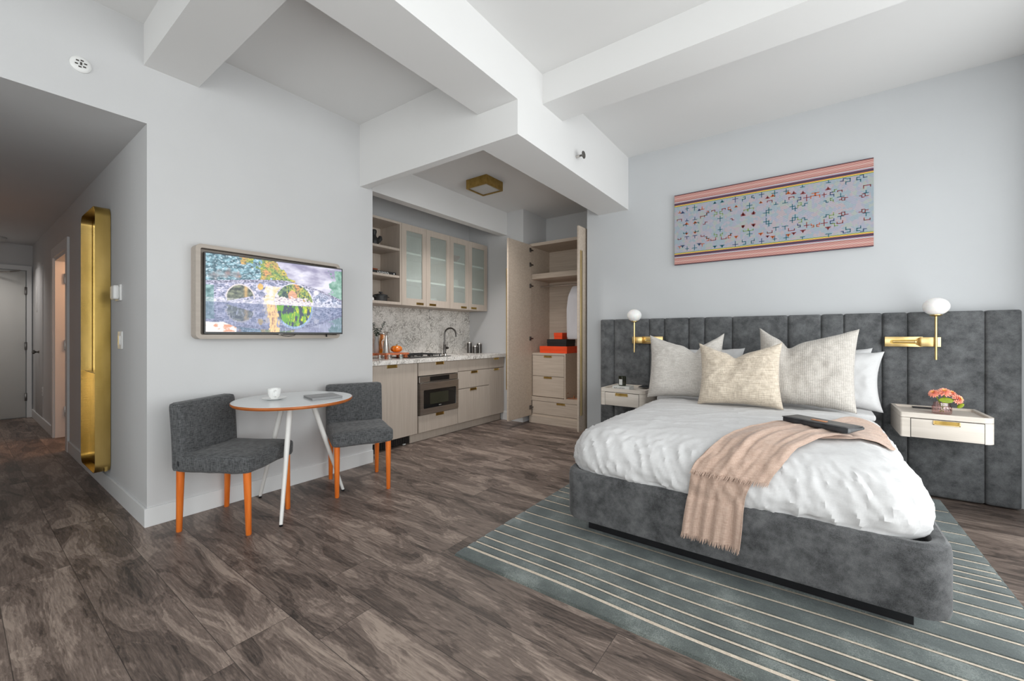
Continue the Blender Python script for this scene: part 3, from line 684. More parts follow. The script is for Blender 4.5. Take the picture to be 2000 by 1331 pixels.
# ------------------------------------------------------------------ kitchen
XF = -3.53
def pull(parent, y, ztop, w_=.10, h_=.028, x=XF, axis='x', lab='brass recessed pull', d=1):
    """U shaped brass pull let into the top edge of a front"""
    bm = new(); e = .006
    def bb(a0, a1, z0, z1, d0, d1, mi=0):
        if axis == 'x': box(bm, x + d0, x + d1, a0, a1, z0, z1, .0008, 1, mi)
        else: box(bm, a0, a1, x - d1, x - d0, z0, z1, .0008, 1, mi)
    z0 = ztop - h_
    bb(y - w_ / 2, y + w_ / 2, z0, z0 + e, -.002, .004); bb(y - w_ / 2, y - w_ / 2 + e, z0, ztop, -.002, .004); bb(y + w_ / 2 - e, y + w_ / 2, z0, ztop, -.002, .004)
    bb(y - w_ / 2 + e, y + w_ / 2 - e, z0 + e, ztop, -.001, .0012, 1)
    return obj('pull', bm, ['brass', 'aged_brass'], parent, label=lab)
def front(parent, name, y0, y1, z0, z1, mat='veneer', x=XF, axis='x', g_=.0025, th=.02):
    bm = new()
    if axis == 'x': box(bm, x - th, x, y0 + g_, y1 - g_, z0 + g_, z1 - g_, .0015, 1)
    else: box(bm, y0 + g_, y1 - g_, x, x + th, z0 + g_, z1 - g_, .0015, 1)
    return obj(name, bm, mat, parent)
def carcass(parent, y0, y1, z0, z1, x0, x1, mat='veneer_dark', hole=None):
    bm = new(); box(bm, x0, x1, y0, y1, z0, z1); return obj('body', bm, mat, parent)
g = thing('fridge_cabinet', 'tall single greige base front with a dark vent grille below, beside the wall end', 'cabinet', (-3.85, 2.71, 0), world=True)
carcass(g, 2.352, 3.06, .095, .888, -4.19, XF - .021)
p = front(g, 'door', 2.355, 3.062, .10, .888); pull(p, 2.72, .885, .13, .034)
bm = new(); box(bm, -3.64, -3.585, 2.355, 2.98, .012, .092)
for k in range(26): 
    y = 2.36 + k * .0236; box(bm, -3.585, -3.578, y, y + .006, .018, .086, mi=1)
obj('vent_grille', bm, ['black_plastic', 'dark_metal'], g)
for y in (2.40, 2.93): obj('leveling_foot', lathe(new(), [(0, 0), (.02, 0), (.02, .008), (.008, .012), (.008, .03), (0, .03)], (-3.60, y, 0), 14), 'white_metal', g)
g = thing('microwave_cabinet', 'greige base cabinet unit holding the built-in microwave between two drawers', 'cabinet', (-3.85, 3.38, 0), world=True)
bm = new(); box(bm, -4.19, XF - .021, 3.064, 3.08, .10, .888); box(bm, -4.19, XF - .021, 3.69, 3.702, .10, .888); box(bm, -4.19, XF - .021, 3.08, 3.69, .10, .285); box(bm, -4.19, XF - .021, 3.08, 3.69, .735, .888); box(bm, -4.19, -4.17, 3.08, 3.69, .285, .735)
obj('body', bm, 'veneer_dark', g)
p = front(g, 'drawer', 3.075, 3.705, .735, .888); pull(p, 3.40, .885, .13, .034)
p = front(g, 'drawer', 3.075, 3.705, .10, .295); pull(p, 3.40, .292, .13, .034)
g = thing('microwave', 'built-in stainless steel drawer microwave with a black window', 'microwave', (-3.85, 3.385, .30), world=True)
obj('housing', box(new(), -4.10, XF - .03, 3.10, 3.68, .305, .725), 'dark_metal', g)
bm = new(); ring_prism(bm, rrect(3.085, 3.695, .300, .655, .004, 2), rrect(3.135, 3.655, .365, .575, .012, 2), 'x', XF - .03, XF + .018)
obj('door_frame', bm, 'steel', g)
bm = prism(new(), rrect(3.135, 3.655, .365, .575, .012, 2), 'x', XF - .03, XF + .012); obj('window', bm, 'black_glass', g)
obj('window_mesh', box(new(), XF + .011, XF + .0135, 3.235, 3.53, .405, .535, .0005, 1), 'green_glass_dark', g)
bm = box(new(), XF - .03, XF + .006, 3.085, 3.695, .662, .728, .002, 1); obj('control_panel', bm, 'steel', g)
bm = box(new(), XF + .004, XF + .009, 3.24, 3.55, .668, .722, .002, 1); obj('display', bm, 'black_glass', g)
bm = box(new(), XF + .010, XF + .024, 3.085, 3.695, .648, .657, .002, 1); obj('handle', bm, 'steel', g)
bm = new()
for k in range(5): box(bm, XF + .012, XF + .0128, 3.372 + k * .008, 3.378 + k * .008, .381, .386)
obj('maker_mark', bm, 'white_metal', g)
g = thing('drawer_cabinet', 'greige base cabinet with stacked drawers beside the microwave unit', 'cabinet', (-3.85, 4.0, 0), world=True)
carcass(g, 3.706, 4.314, .10, .888, -4.19, XF - .021)
front(g, 'drawer', 3.705, 4.315, .745, .888)
p = front(g, 'drawer', 3.705, 4.315, .525, .742); pull(p, 4.01, .738, .13, .032)
p = front(g, 'drawer', 3.705, 4.315, .10, .522); pull(p, 3.99, .518, .13, .032)
g = thing('end_cabinet', 'narrow greige base cabinet at the end of the worktop by the niche wall', 'cabinet', (-3.85, 4.48, 0), world=True)
carcass(g, 4.318, 4.646, .10, .888, -4.19, XF - .021)
p = front(g, 'drawer', 4.315, 4.646, .745, .888); pull(p, 4.47, .885, .11, .028)
p = front(g, 'door', 4.315, 4.646, .10, .742); pull(p, 4.47, .738, .11, .028)
solo('toe_kick', B(-3.60, -3.585, 3.0, 4.63, 0, .097), 'veneer', 'long greige plinth board under the base cabinets', 'plinth')
# worktop with sink cut-out and splashback
SY0, SY1, SX0, SX1 = 4.02, 4.42, -4.0, -3.66
bm = new(); CT0, CT1 = .890, .936
box(bm, -4.199, -3.50, 2.352, SY0, CT0, CT1); box(bm, -4.199, -3.50, SY1, 4.648, CT0, CT1); box(bm, -4.199, SX0, SY0, SY1, CT0, CT1); box(bm, SX1, -3.50, SY0, SY1, CT0, CT1)
solo('worktop', bm, 'marble', 'white and grey veined stone worktop running the whole kitchen', 'worktop')
g = thing('sink', 'undermounted steel sink let into the stone worktop below the tap', 'sink', (-3.83, 4.22, .75), world=True)
bm = new(); box(bm, SX0 - .01, SX0, SY0, SY1, .75, .888); box(bm, SX1, SX1 + .01, SY0, SY1, .75, .888); box(bm, SX0, SX1, SY0 - .01, SY0, .75, .888); box(bm, SX0, SX1, SY1, SY1 + .01, .75, .888); box(bm, SX0, SX1, SY0, SY1, .745, .75); obj('basin', bm, 'steel', g)
obj('drain', lathe(new(), [(0, .751), (.035, .751), (.035, .754), (0, .754)], (-3.83, 4.22, 0), 20), 'dark_metal', g)
solo('splashback', B(-4.199, -4.185, 2.352, 4.648, .937, 1.544), 'marble', 'veined white stone splashback between worktop and wall cupboards', 'splashback')
g = thing('kitchen_tap', 'tall dark metal gooseneck tap behind the sink', 'tap', (-4.06, 4.0, .936))
bm = lathe(new(), [(0, 0), (.026, 0), (.026, .01), (.020, .014), (.020, .13), (.013, .14), (0, .14)], seg=24); obj('body', bm, 'dark_metal', g)
pts = [(0, 0, .13), (0, 0, .27)] + [(0 + .05 * (1 - math.cos(a)) * .35, .10 * (1 - math.cos(a)) * .92, .27 + .088 * math.sin(a)) for a in [PI * k / 12 for k in range(1, 13)]] + [(.035, .186, .235)]
obj('spout', tube(new(), pts, .0115, 14), 'dark_metal', g)
bm = tube(new(), [(0, .018, .085), (.0, .062, .085)], .018, 16); tube(bm, [(0, .045, .09), (.002, .046, .17)], .004, 8); obj('lever', bm, 'dark_metal', g)
# cooktop
g = thing('cooktop', 'black glass cooktop with round knobs set in the worktop beside the tap', 'cooktop', (-3.86, 3.35, .936), world=True)
obj('glass_plate', box(new(), -4.10, -3.60, 3.02, 3.66, .9365, .944, .003, 2), 'black_glass', g)
for y in (3.19, 3.49):
    bm = new()
    for s_ in (-.12, .12): tube(bm, [(-4.06, y + s_ * .7, .965), (-3.70, y + s_ * .7, .965)], .006, 8)
    for x_ in (-4.05, -3.88, -3.71): tube(bm, [(x_, y - .11, .965), (x_, y + .11, .965)], .006, 8)
    for s_ in (-.084, .084):
        for x_ in (-4.05, -3.71): tube(bm, [(x_, y + s_, .942), (x_, y + s_, .965)], .006, 8)
    obj('pan_support', bm, 'concrete_black', g)
    for x_ in (-3.98, -3.79): obj('burner', lathe(new(), [(0, .944), (.04, .944), (.035, .956), (0, .957)], (x_, y, 0), 20), 'dark_metal', g)
for k in range(4): obj('knob', lathe(new(), [(0, .944), (.017, .944), (.015, .966), (0, .966)], (-3.66 - .085 * k, 3.62, 0), 18), 'steel', g)

# wall cupboards
XU = -3.82; UZ0, UZ1 = 1.545, 2.495
g = thing('open_shelf_cabinet', 'open greige wall cabinet with two shelves beside the glass fronted ones', 'cabinet', (-4.0, 2.71, UZ0), world=True)
bm = new(); box(bm, -4.199, XU, 2.352, 2.372, UZ0, UZ1); box(bm, -4.199, XU, 3.052, 3.075, UZ0, UZ1); box(bm, -4.199, XU, 2.372, 3.052, UZ1 - .025, UZ1); box(bm, -4.199, XU, 2.372, 3.052, UZ0, UZ0 + .03)
obj('body', bm, 'veneer', g); obj('back_panel', B(-4.199, -4.185, 2.372, 3.052, UZ0 + .03, UZ1 - .025), 'veneer', g)
for z in (2.165, 1.852): obj('shelf', B(-4.185, XU - .006, 2.372, 3.052, z, z + .026, .001), 'veneer', g)
def glass_cabinet(label, y0, ym, y1):
    g = thing('glass_cabinet', label, 'cabinet', (-4.0, ym, UZ0), world=True, group=None)
    bm = new(); box(bm, -4.199, XU - .022, y0, y0 + .018, UZ0, UZ1); box(bm, -4.199, XU - .022, y1 - .018, y1, UZ0, UZ1); box(bm, -4.199, XU - .022, y0, y1, UZ1 - .02, UZ1); box(bm, -4.199, XU - .022, y0, y1, UZ0, UZ0 + .02)
    obj('body', bm, 'veneer', g); obj('back_panel', B(-4.199, -4.185, y0 + .018, y1 - .018, UZ0 + .02, UZ1 - .02), 'cabinet_inside', g)
    for z in (2.155, 1.835): obj('shelf', B(-4.185, XU - .024, y0 + .018, y1 - .018, z, z + .022), 'ceramic', g)
    for k, (a, b_) in enumerate(((y0, ym), (ym, y1))):
        bm = new(); ring_prism(bm, rrect(a + .0015, b_ - .0015, UZ0, UZ1, .001, 1), rrect(a + .068, b_ - .062, UZ0 + .085, UZ1 - .075, .001, 1), 'x', XU - .02, XU)
        d = obj('door', bm, 'veneer', g, smooth=False)
        obj('glass_pane', B(XU - .014, XU - .010, a + .068, b_ - .062, UZ0 + .085, UZ1 - .075), 'reeded_glass', d)
        yh = b_ - .10 if k == 0 else a + .105
        obj('pull', B(XU - .001, XU + .004, yh - .055, yh + .055, UZ0 + .016, UZ0 + .042, .001, 1), 'aged_brass', d)
    return g
glass_cabinet('glass fronted double wall cabinet beside the open shelves', 3.078, 3.452, 3.86)
glass_cabinet('glass fronted double wall cabinet nearest the wardrobe, brown bowl inside', 3.862, 4.225, 4.625)
# crockery behind the glass
solo('bowl', lathe(new(), [(0, 0), (.03, 0), (.09, .085), (.095, .09), (.085, .085), (.026, .008), (0, .008)], (-3.95, 4.06, 2.1775), 30), 'brown_bowl', 'reddish brown wooden bowl behind glass on the upper shelf', 'bowl')
for k in range(7):
    o = tag(obj('dinner_plate', lathe(new(), [(0, 0), (.06, 0), (.11, .012), (.112, .014), (.06, .006), (0, .005)], (0, 0, 0), 30), 'ceramic'), 'white plate in the stack behind glass on the lower shelf', 'plate', 'plates stacked behind the glass')
    o.location = (-3.99, 4.05, 1.8575 + k * .0125)
for k in range(3):
    o = tag(obj('serving_bowl', lathe(new(), [(0, 0), (.05, 0), (.10, .05), (.103, .053), (.096, .05), (.045, .008), (0, .008)], (0, 0, 0), 30), 'ceramic'), 'white nested bowl on the cabinet floor behind glass', 'bowl', 'white bowls nested behind the glass')
    o.location = (-3.98, 3.64, UZ0 + .0205 + k * .022)

# things on the open shelves
g = thing('cactus_figurine', 'small matt black lobed figurine on the topmost open shelf', 'figurine', (-3.95, 2.80, 2.1915))
bm = new(); lathe(bm, [(0, 0), (.035, 0), (.05, .03), (.052, .06), (.04, .09), (.024, .11), (.022, .135), (.028, .155), (.027, .175), (.02, .185), (0, .186)], seg=24); obj('body', bm, 'concrete_black', g)
bm = tube(new(), [(.0, .02, .05), (.0, .055, .065), (.0, .078, .095), (.0, .082, .125)], [.022, .024, .027, .016], 14); obj('lobe', bm, 'concrete_black', g)
bm = tube(new(), [(.0, -.02, .05), (.0, -.05, .08), (.0, -.06, .115)], [.022, .024, .014], 14); obj('lobe', bm, 'concrete_black', g)
def book(x0, x1, y0, y1, z0, h_, cover, label, marks=None, group=None, page='book_paper', markmat='white_plastic', side='x'):
    g = thing('book', label, 'book', ((x0 + x1) / 2, (y0 + y1) / 2, z0), world=True, group=group)
    bm = new(); box(bm, x0, x1, y0, y1, z0, z0 + .003); box(bm, x0, x1, y0, y1, z0 + h_ - .003, z0 + h_)
    if side == 'x': box(bm, x1 - .003, x1, y0, y1, z0 + .003, z0 + h_ - .003); obj('cover', bm, cover, g, smooth=False); obj('pages', B(x0 + .004, x1 - .003, y0 + .004, y1 - .004, z0 + .003, z0 + h_ - .003), page, g)
    else: box(bm, x0, x1, y0, y0 + .003, z0 + .003, z0 + h_ - .003); obj('cover', bm, cover, g, smooth=False); obj('pages', B(x0 + .004, x1 - .004, y0 + .003, y1 - .004, z0 + .003, z0 + h_ - .003), page, g)
    if marks:
        bm = new()
        for (u, wd, zz, hh) in marks:
            if side == 'x': box(bm, x1, x1 + .0008, u, u + wd, z0 + h_ * zz, z0 + h_ * (zz + hh))
            else: box(bm, u, u + wd, y0 - .0008, y0, z0 + h_ * zz, z0 + h_ * (zz + hh))
        obj('spine_lettering', bm, markmat, g, smooth=False)
    return g
mk = []; u = 2.78
for k in range(9):
    wd = random.choice((.012, .016, .010)); mk.append((u, .004, .2, .6)); mk.append((u + .003, wd - .006, random.choice((.2, .65, .42)), .16)); u += wd + .004
mk.append((2.995, .012, .3, .4))
book(-4.13, -3.86, 2.62, 3.03, 1.8785, .034, 'black_paper', 'black book with white spine lettering lying on the middle open shelf', mk)
book(-4.10, -3.87, 2.50, 2.79, 1.913, .018, 'brown_bowl', 'thin dark brown book lying on the black book, middle open shelf')
g = thing('cooking_pot', 'small black lidded pot with two handles on the lowest open shelf', 'pot', (-3.95, 2.885, 1.5755))
obj('body', lathe(new(), [(0, 0), (.062, 0), (.072, .01), (.078, .065), (.074, .07), (0, .07)], seg=32), 'concrete_black', g)
l_ = obj('lid', lathe(new(), [(0, .070), (.078, .070), (.076, .077), (.03, .09), (0, .092)], seg=32), 'concrete_black', g)
obj('knob', lathe(new(), [(0, .09), (.010, .09), (.010, .099), (.022, .102), (.020, .112), (0, .113)], seg=20), 'concrete_black', l_)
for s_ in (-1, 1): obj('handle', tube(new(), [(.02, s_ * .070, .055), (.02, s_ * .10, .057), (-.02, s_ * .10, .057), (-.02, s_ * .070, .055)], .005, 8), 'concrete_black', g)
for k, y in enumerate((2.755,)):
    solo('salt_cellar', lathe(new(), [(0, 0), (.022, 0), (.026, .02), (.020, .038), (0, .04)], (-3.93, y, 1.5755), 18), 'ceramic', 'tiny white condiment pot beside the black lidded pot', 'pot')

# things on the worktop
ZC = .9365
def stand(label, x0, x1, y0, y1, h_):
    g = thing('serving_stand', label, 'serving board', ((x0 + x1) / 2, (y0 + y1) / 2, ZC), world=True)
    obj('board', box(new(), x0, x1, y0, y1, ZC + h_ - .022, ZC + h_, .003), 'red_wood', g)
    for (x_, y_) in ((x0 + .03, y0 + .03), (x1 - .03, y0 + .03), (x0 + .03, y1 - .03), (x1 - .03, y1 - .03)): obj('leg', box(new(), x_ - .018, x_ + .018, y_ - .018, y_ + .018, ZC, ZC + h_ - .022, .002), 'red_wood', g)
    return g
stand('orange brown footed wooden board carrying the pumpkin and cone cruet', -3.86, -3.68, 2.76, 3.07, .062)
stand('dark red footed wooden board against the wall end under the vase', -4.10, -3.89, 2.70, 3.00, .055)
for (x_, y_, lb) in ((-3.62, 2.64, 'small clear tumbler closest to the wall end, before the dark red board'), (-3.61, 2.75, 'small clear tumbler in the middle of the three, below the cone cruet'), (-3.61, 2.90, 'small clear tumbler nearest the cooktop, below the pumpkin')):
    solo('shot_glass', lathe(new(), [(0, 0), (.024, 0), (.028, .05), (.026, .05), (.022, .006), (0, .006)], (x_, y_, ZC), 20), 'clear_glass', lb, 'glass', 'small tumblers on the worktop')
g = thing('cone_cruet', 'tall polished metal cone shaped cruet on the orange brown board', 'cruet', (-3.79, 2.84, ZC + .0625))
obj('body', lathe(new(), [(0, 0), (.042, 0), (.040, .004), (.012, .19), (.014, .20), (.03, .235), (0, .236)], seg=30), 'steel', g)
obj('handle', tube(new(), [(.0, -.020, .17), (.0, -.055, .13), (.0, -.05, .06), (.0, -.036, .04)], .003, 8), 'steel', g)
g = thing('glass_carafe', 'amber glass carafe of oil behind the cone cruet', 'carafe', (-3.96, 2.93, ZC + .0555))
obj('body', lathe(new(), [(0, 0), (.04, 0), (.045, .01), (.045, .14), (.035, .19), (.04, .22), (.037, .22), (.032, .19), (.041, .14), (.041, .012), (0, .008)], seg=26), 'amber_glass', g)
obj('stopper', lathe(new(), [(0, .215), (.045, .215), (.045, .228), (0, .23)], seg=20), 'steel', g)
g = thing('ceramic_pumpkin', 'glossy orange ribbed pumpkin on the footed wooden board', 'pumpkin', (-3.77, 2.965, ZC + .0625))
bm = new(); bmesh.ops.create_uvsphere(bm, u_segments=60, v_segments=24, radius=1.0)
for v in bm.verts:
    a = math.atan2(v.co.y, v.co.x); k = 1 - .14 * abs(math.sin(a * 4.5)) ** .7 * 1; dip = 1 - .35 * math.exp(-(v.co.x ** 2 + v.co.y ** 2) / .08)
    v.co = Vector((v.co.x * .066 * k * 1.0, v.co.y * .066 * k * 1.0, .042 + v.co.z * .042 * dip))
obj('body', bm, 'orange_glaze', g)
obj('stem', tube(new(), [(0, 0, .06), (.002, .0, .085), (.008, .004, .097)], [.009, .006, .006], 10), 'aged_brass', g)
g = thing('eucalyptus_vase', 'grey stoneware vase with dark eucalyptus sprigs against the splashback', 'vase', (-4.02, 2.885, ZC + .0555))
obj('vase', lathe(new(), [(0, 0), (.030, 0), (.034, .05), (.026, .12), (.020, .16), (.022, .19), (.018, .19), (.016, .16), (0, .15)], seg=24), 'grey_marking', g)
for (dx, dy, hh) in ((.0, -.05, .20), (.01, .10, .22), (-.02, .02, .14)):
    st = [(0, 0, .14), (dx * .3, dy * .3, .14 + hh * .4), (dx * .8, dy * .8, .14 + hh * .8), (dx, dy, .14 + hh)]
    bm = tube(new(), st, .002, 6)
    for k in range(20):
        f_ = .25 + .75 * k / 19; i_ = min(2, int(f_ * 3)); q = Vector(st[i_]).lerp(Vector(st[i_ + 1]), f_ * 3 - i_)
        a = k * 2.4; d_ = Vector((math.cos(a), math.sin(a), .35)) * .013
        t2 = new(); bmesh.ops.create_icosphere(t2, subdivisions=1, radius=.0165 * (1.15 - .5 * f_)); t2.transform(Matrix.Translation(q + d_) @ Matrix.Rotation(a, 4, 'Z') @ Matrix.Diagonal((1, .85, .3, 1))); merge(bm, t2)
    obj('sprig', bm, 'eucalyptus', g)
for k, (x_, y_, r_, h_, lb) in enumerate(((-4.02, 4.46, .036, .145, 'tallest dark metal canister in the trio by the niche wall'), (-3.92, 4.47, .038, .095, 'short wide dark metal canister in front of the taller one'), (-3.93, 4.575, .038, .130, 'dark metal canister standing closest to the niche wall'))):
    g = thing('canister', lb, 'canister', (x_, y_, ZC), group=None)
    obj('body', lathe(new(), [(0, 0), (r_, 0), (r_, h_), (r_ * .9, h_), (0, h_)], seg=28), 'dark_metal', g)
    obj('lid', lathe(new(), [(0, h_), (r_ * 1.03, h_), (r_ * 1.03, h_ + .014), (0, h_ + .016)], seg=28), 'steel', g)
solo('drying_mat', B(-3.95, -3.66, 4.33 + .10, 4.62, ZC - .0005, ZC + .004, .001), 'book_paper', 'pale folded cloth lying beside the sink under the canisters', 'cloth') if False else None

# kitchen ceiling light
g = thing('kitchen_ceiling_light', 'square brass flush ceiling light with pale diffuser in the kitchen niche', 'ceiling light', (-2.975, 3.555, 2.83), world=True)
bm = new(); ring_prism(bm, rrect(-3.125, -2.825, 3.405, 3.705, .012, 3), rrect(-3.108, -2.842, 3.422, 3.688, .002, 3), 'z', 2.83, KC)
obj('frame', bm, 'aged_brass', g)
obj('diffuser', B(-3.109, -2.841, 3.421, 3.689, 2.842, 2.852), 'diffuser', g)

# ------------------------------------------------------------------ wardrobe
WX0, WX1, WY = -3.145, -2.115, 4.72
g = thing('wardrobe', 'tall greige wardrobe standing open with shelves, rail and drawers', 'wardrobe', ((WX0 + WX1) / 2, 4.98, 0), world=True)
bm = new(); box(bm, WX0, WX0 + .025, WY, 5.235, .0, 2.455); box(bm, WX1 - .025, WX1, WY, 5.235, 0, 2.455); box(bm, WX0 + .025, WX1 - .025, WY, 5.235, 2.415, 2.455); box(bm, WX0 + .025, WX1 - .025, WY + .01, 5.235, .10, .125)
box(bm, WX0 + .025, WX1 - .025, WY + .004, 5.235, .305, .355)
obj('body', bm, 'wardrobe_veneer', g, smooth=False); obj('back_panel', B(WX0 + .025, WX1 - .025, 5.215, 5.235, .125, 2.415), 'wardrobe_veneer', g)
obj('plinth', B(WX0, WX1, WY - .006, WY + .012, 0, .10), 'wardrobe_veneer', g)
obj('shelf', B(WX0 + .025, WX1 - .025, WY + .012, 5.215, 1.965, 2.035, .002), 'wardrobe_veneer', g)
bm = tube(new(), [(WX0 + .025, 4.98, 1.885), (WX1 - .025, 4.98, 1.885)], .011, 14); obj('clothes_rail', bm, 'steel', g)
bm = new(); box(bm, WX0 + .025, -2.60, WY + .035, 5.215, .925, .953); box(bm, -2.62, -2.60, WY + .035, 5.215, .355, .925); box(bm, WX0 + .025, -2.62, WY + .05, 5.2, .36, .92)
obj('drawer_housing', bm, 'wardrobe_veneer', g, smooth=False)
for z0, z1 in ((.642, .922), (.362, .638)):
    p = front(g, 'drawer', WX0 + .03, -2.62, z0, z1, 'wardrobe_veneer', WY + .032, 'y'); pull(p, -2.87, z1 - .003, .125, .026, WY + .032, 'y')
p = front(g, 'drawer', WX0 + .04, WX1 - .026, .126, .303, 'wardrobe_veneer', WY + .006, 'y'); pull(p, -2.655, .299, .13, .026, WY + .006, 'y')
def wdoor(hx, side):
    y0, y1 = 4.182, WY - .004
    x0, x1 = (hx, hx + .022) if side > 0 else (hx - .022, hx)
    d = obj('door', box(new(), x0, x1, y0, y1, .10, 2.435, .002, 1), 'wardrobe_veneer', g)
    xs = x0 - .004 if side > 0 else x1 + .001
    o_ = side
    if side > 0: obj('brass_inlay', B(x0 - .014, x0, y0 + .0, y0 + .022, .50, 2.05, .002), 'brass', d)
    else: obj('brass_inlay', B(x1, x1 + .004, y0 + .030, y0 + .085, .28, 2.16, .001), 'brass', d)
    if side > 0:
        for z in (2.36, 2.16, 1.87, 1.15, .21):
            bm = new(); box(bm, x1, x1 + .016, y1 - .05, y1 - .022, z - .028, z + .028, .003); tube(bm, [(x1 + .008, y1 - .03, z), (x1 + .02, y1 + .012, z)], .009, 8); obj('hinge', bm, 'dark_metal', d)
wdoor(-3.132, 1); wdoor(-2.118, -1)
def carton(x0, x1, y0, y1, z0, h_, mat, label):
    g = thing('gift_box', label, 'box', ((x0 + x1) / 2, (y0 + y1) / 2, z0), world=True)
    obj('base', box(new(), x0 + .003, x1 - .003, y0 + .003, y1 - .003, z0, z0 + h_ * .7, .001, 1), mat, g)
    obj('lid', box(new(), x0, x1, y0, y1, z0 + h_ * .45, z0 + h_, .0015, 1), mat, g)
carton(-3.03, -2.605, 4.80, 5.12, .9535, .092, 'orange_paper', 'wide flat orange box, lowest of the stack in the wardrobe')
carton(-2.93, -2.63, 4.83, 5.09, 1.046, .095, 'black_paper', 'flat black box between the two orange boxes in the wardrobe')
carton(-2.845, -2.715, 4.87, 5.02, 1.1415, .088, 'orange_paper', 'small orange box on top of the black box in the wardrobe')
g = thing('hanging_robe', 'pale grey garment on a hanger on the wardrobe rail', 'garment', (-2.50, 4.98, 1.14))
bm = grid_block(-.10, .10, -.20, .20, 0, .71, .03, 18, 18, 18, lambda p: Vector((p.x * (.55 + .45 * min(1, (.71 - p.z) / .3)) + .012 * math.sin(p.y * 50 + p.z * 3), p.y * (.5 + .5 * min(1, (.73 - p.z) / .16)), p.z)))
obj('cloth', bm, 'garment', g)
obj('hanger', tube(new(), [(0, -.16, .62), (0, 0, .70), (0, .0, .735), (0, .012, .750), (0, 0, .758)], .004, 8), 'dark_metal', g)
g = thing('sandal', 'brown leather strappy shoe in the open bay of the wardrobe', 'shoe', (-2.50, 4.85, .3555), math.radians(20))
obj('sole', prism(new(), [(.10, 0), (.08, .03), (0, .032), (-.08, .028), (-.12, .018), (-.13, 0), (-.12, -.018), (-.08, -.028), (0, -.032), (.08, -.03)], 'z', 0, .012, bev=.003), 'shoe_leather', g)
bm = new()
for x_ in (.07, .03, -.02): tube(bm, [(x_, -.032, .008), (x_ - .004, -.022, .032), (x_ - .006, 0, .042), (x_ - .004, .022, .032), (x_, .032, .008)], .006, 8)
tube(bm, [(-.12, -.02, .01), (-.13, -.018, .06), (-.10, 0, .075), (-.13, .018, .06), (-.12, .02, .01)], .005, 8)
obj('strap', bm, 'shoe_leather', g)
# ------------------------------------------------------------------ rug
g = thing('rug', 'grey green rug with thin cream stripes under the bed', 'rug', (-.41, 2.9, 0), world=True)
RX, RX2, RY, RY2, RH = -1.562, .748, 1.612, 4.19, .014
ys = [1.705, 1.777, 1.850, 1.943, 2.040, 2.158, 2.275, 2.405, 2.525, 2.632, 2.735, 2.829, 2.917, 2.983, 3.055, 3.147, 3.25, 3.373, 3.53, 3.70, 3.915]
bm = new(); NXr = 46
def rug_prof(ys):
    pr = [(RY, 0.0), (RY + .006, RH * .8), (RY + .014, RH)]
    for y in ys: pr += [(y - .013, RH), (y - .008, RH - .005), (y + .008, RH - .005), (y + .013, RH)]
    return pr + [(RY2 - .012, RH), (RY2, 0.0)]
pr = rug_prof(ys); xs_ = [RX, RX + .004, RX + .012] + [RX + .012 + (RX2 - RX - .024) * k / NXr for k in range(1, NXr)] + [RX2 - .012, RX2 - .004, RX2]
grid = []
for i, x in enumerate(xs_):
    e = 0 if i in (0, len(xs_) - 1) else (.8 if i in (1, len(xs_) - 2) else 1); row_ = []
    for (y, z) in pr:
        wob = .006 * math.sin(x * 2.6 + y * 3) + .004 * math.sin(x * 6 + 1) if RY + .02 < y < RY2 - .02 else 0
        row_.append(bm.verts.new((x, y + wob, z * e)))
    grid.append(row_)
for i in range(len(xs_) - 1):
    for j in range(len(pr) - 1):
        f = bm.faces.new((grid[i][j], grid[i + 1][j], grid[i + 1][j + 1], grid[i][j + 1]))
        f.material_index = 0
bmesh.ops.recalc_face_normals(bm, faces=bm.faces); obj('pile', bm, 'rug_pile', g)
bm = new()
for n_, y in enumerate(ys):
    hw = .0085 if n_ == 0 else .0062; prev = None
    for i in range(2, len(xs_) - 2):
        x = xs_[i]; wob = .006 * math.sin(x * 2.6 + y * 3) + .004 * math.sin(x * 6 + 1)
        a = bm.verts.new((x, y + wob - hw, RH - .002)); b_ = bm.verts.new((x, y + wob + hw, RH - .002))
        if prev: bm.faces.new((prev[0], a, b_, prev[1]))
        prev = (a, b_)
obj('stripe', bm, 'rug_stripe', g, label='cream woven stripes')

# ------------------------------------------------------------------ headboard
HB = [-1.899, -1.739, -1.356, -1.205, -.972, -.829, -.593, -.165, .065, .211, .443, .587, .982, 1.152]
g = thing('headboard', 'long wall mounted grey velvet headboard of uneven vertical channels', 'headboard', (-.37, YB, 0), world=True)
for a, b_ in zip(HB[:-1], HB[1:]):
    def fn(p, a=a, b_=b_):
        q = p.copy()
        if p.y < 4.30: q.y -= .012 * (1 - abs((p.x - (a + b_) / 2) / ((b_ - a) / 2)) ** 4); q.y += .003 * noise.noise(Vector((p.x * 5, p.z * 4, a)))
        return q
    bm = box(new(), a, b_, 4.272, YB - .001, .008, 1.367, .016, 3)
    t2 = bm
    bmesh.ops.subdivide_edges(t2, edges=[e for e in t2.edges if abs(e.verts[0].co.y - e.verts[1].co.y) < .002 and e.calc_length() > .1], cuts=7, use_grid_fill=True)
    for v in t2.verts: v.co = fn(v.co)
    obj('channel', bm, 'velvet_headboard', g)

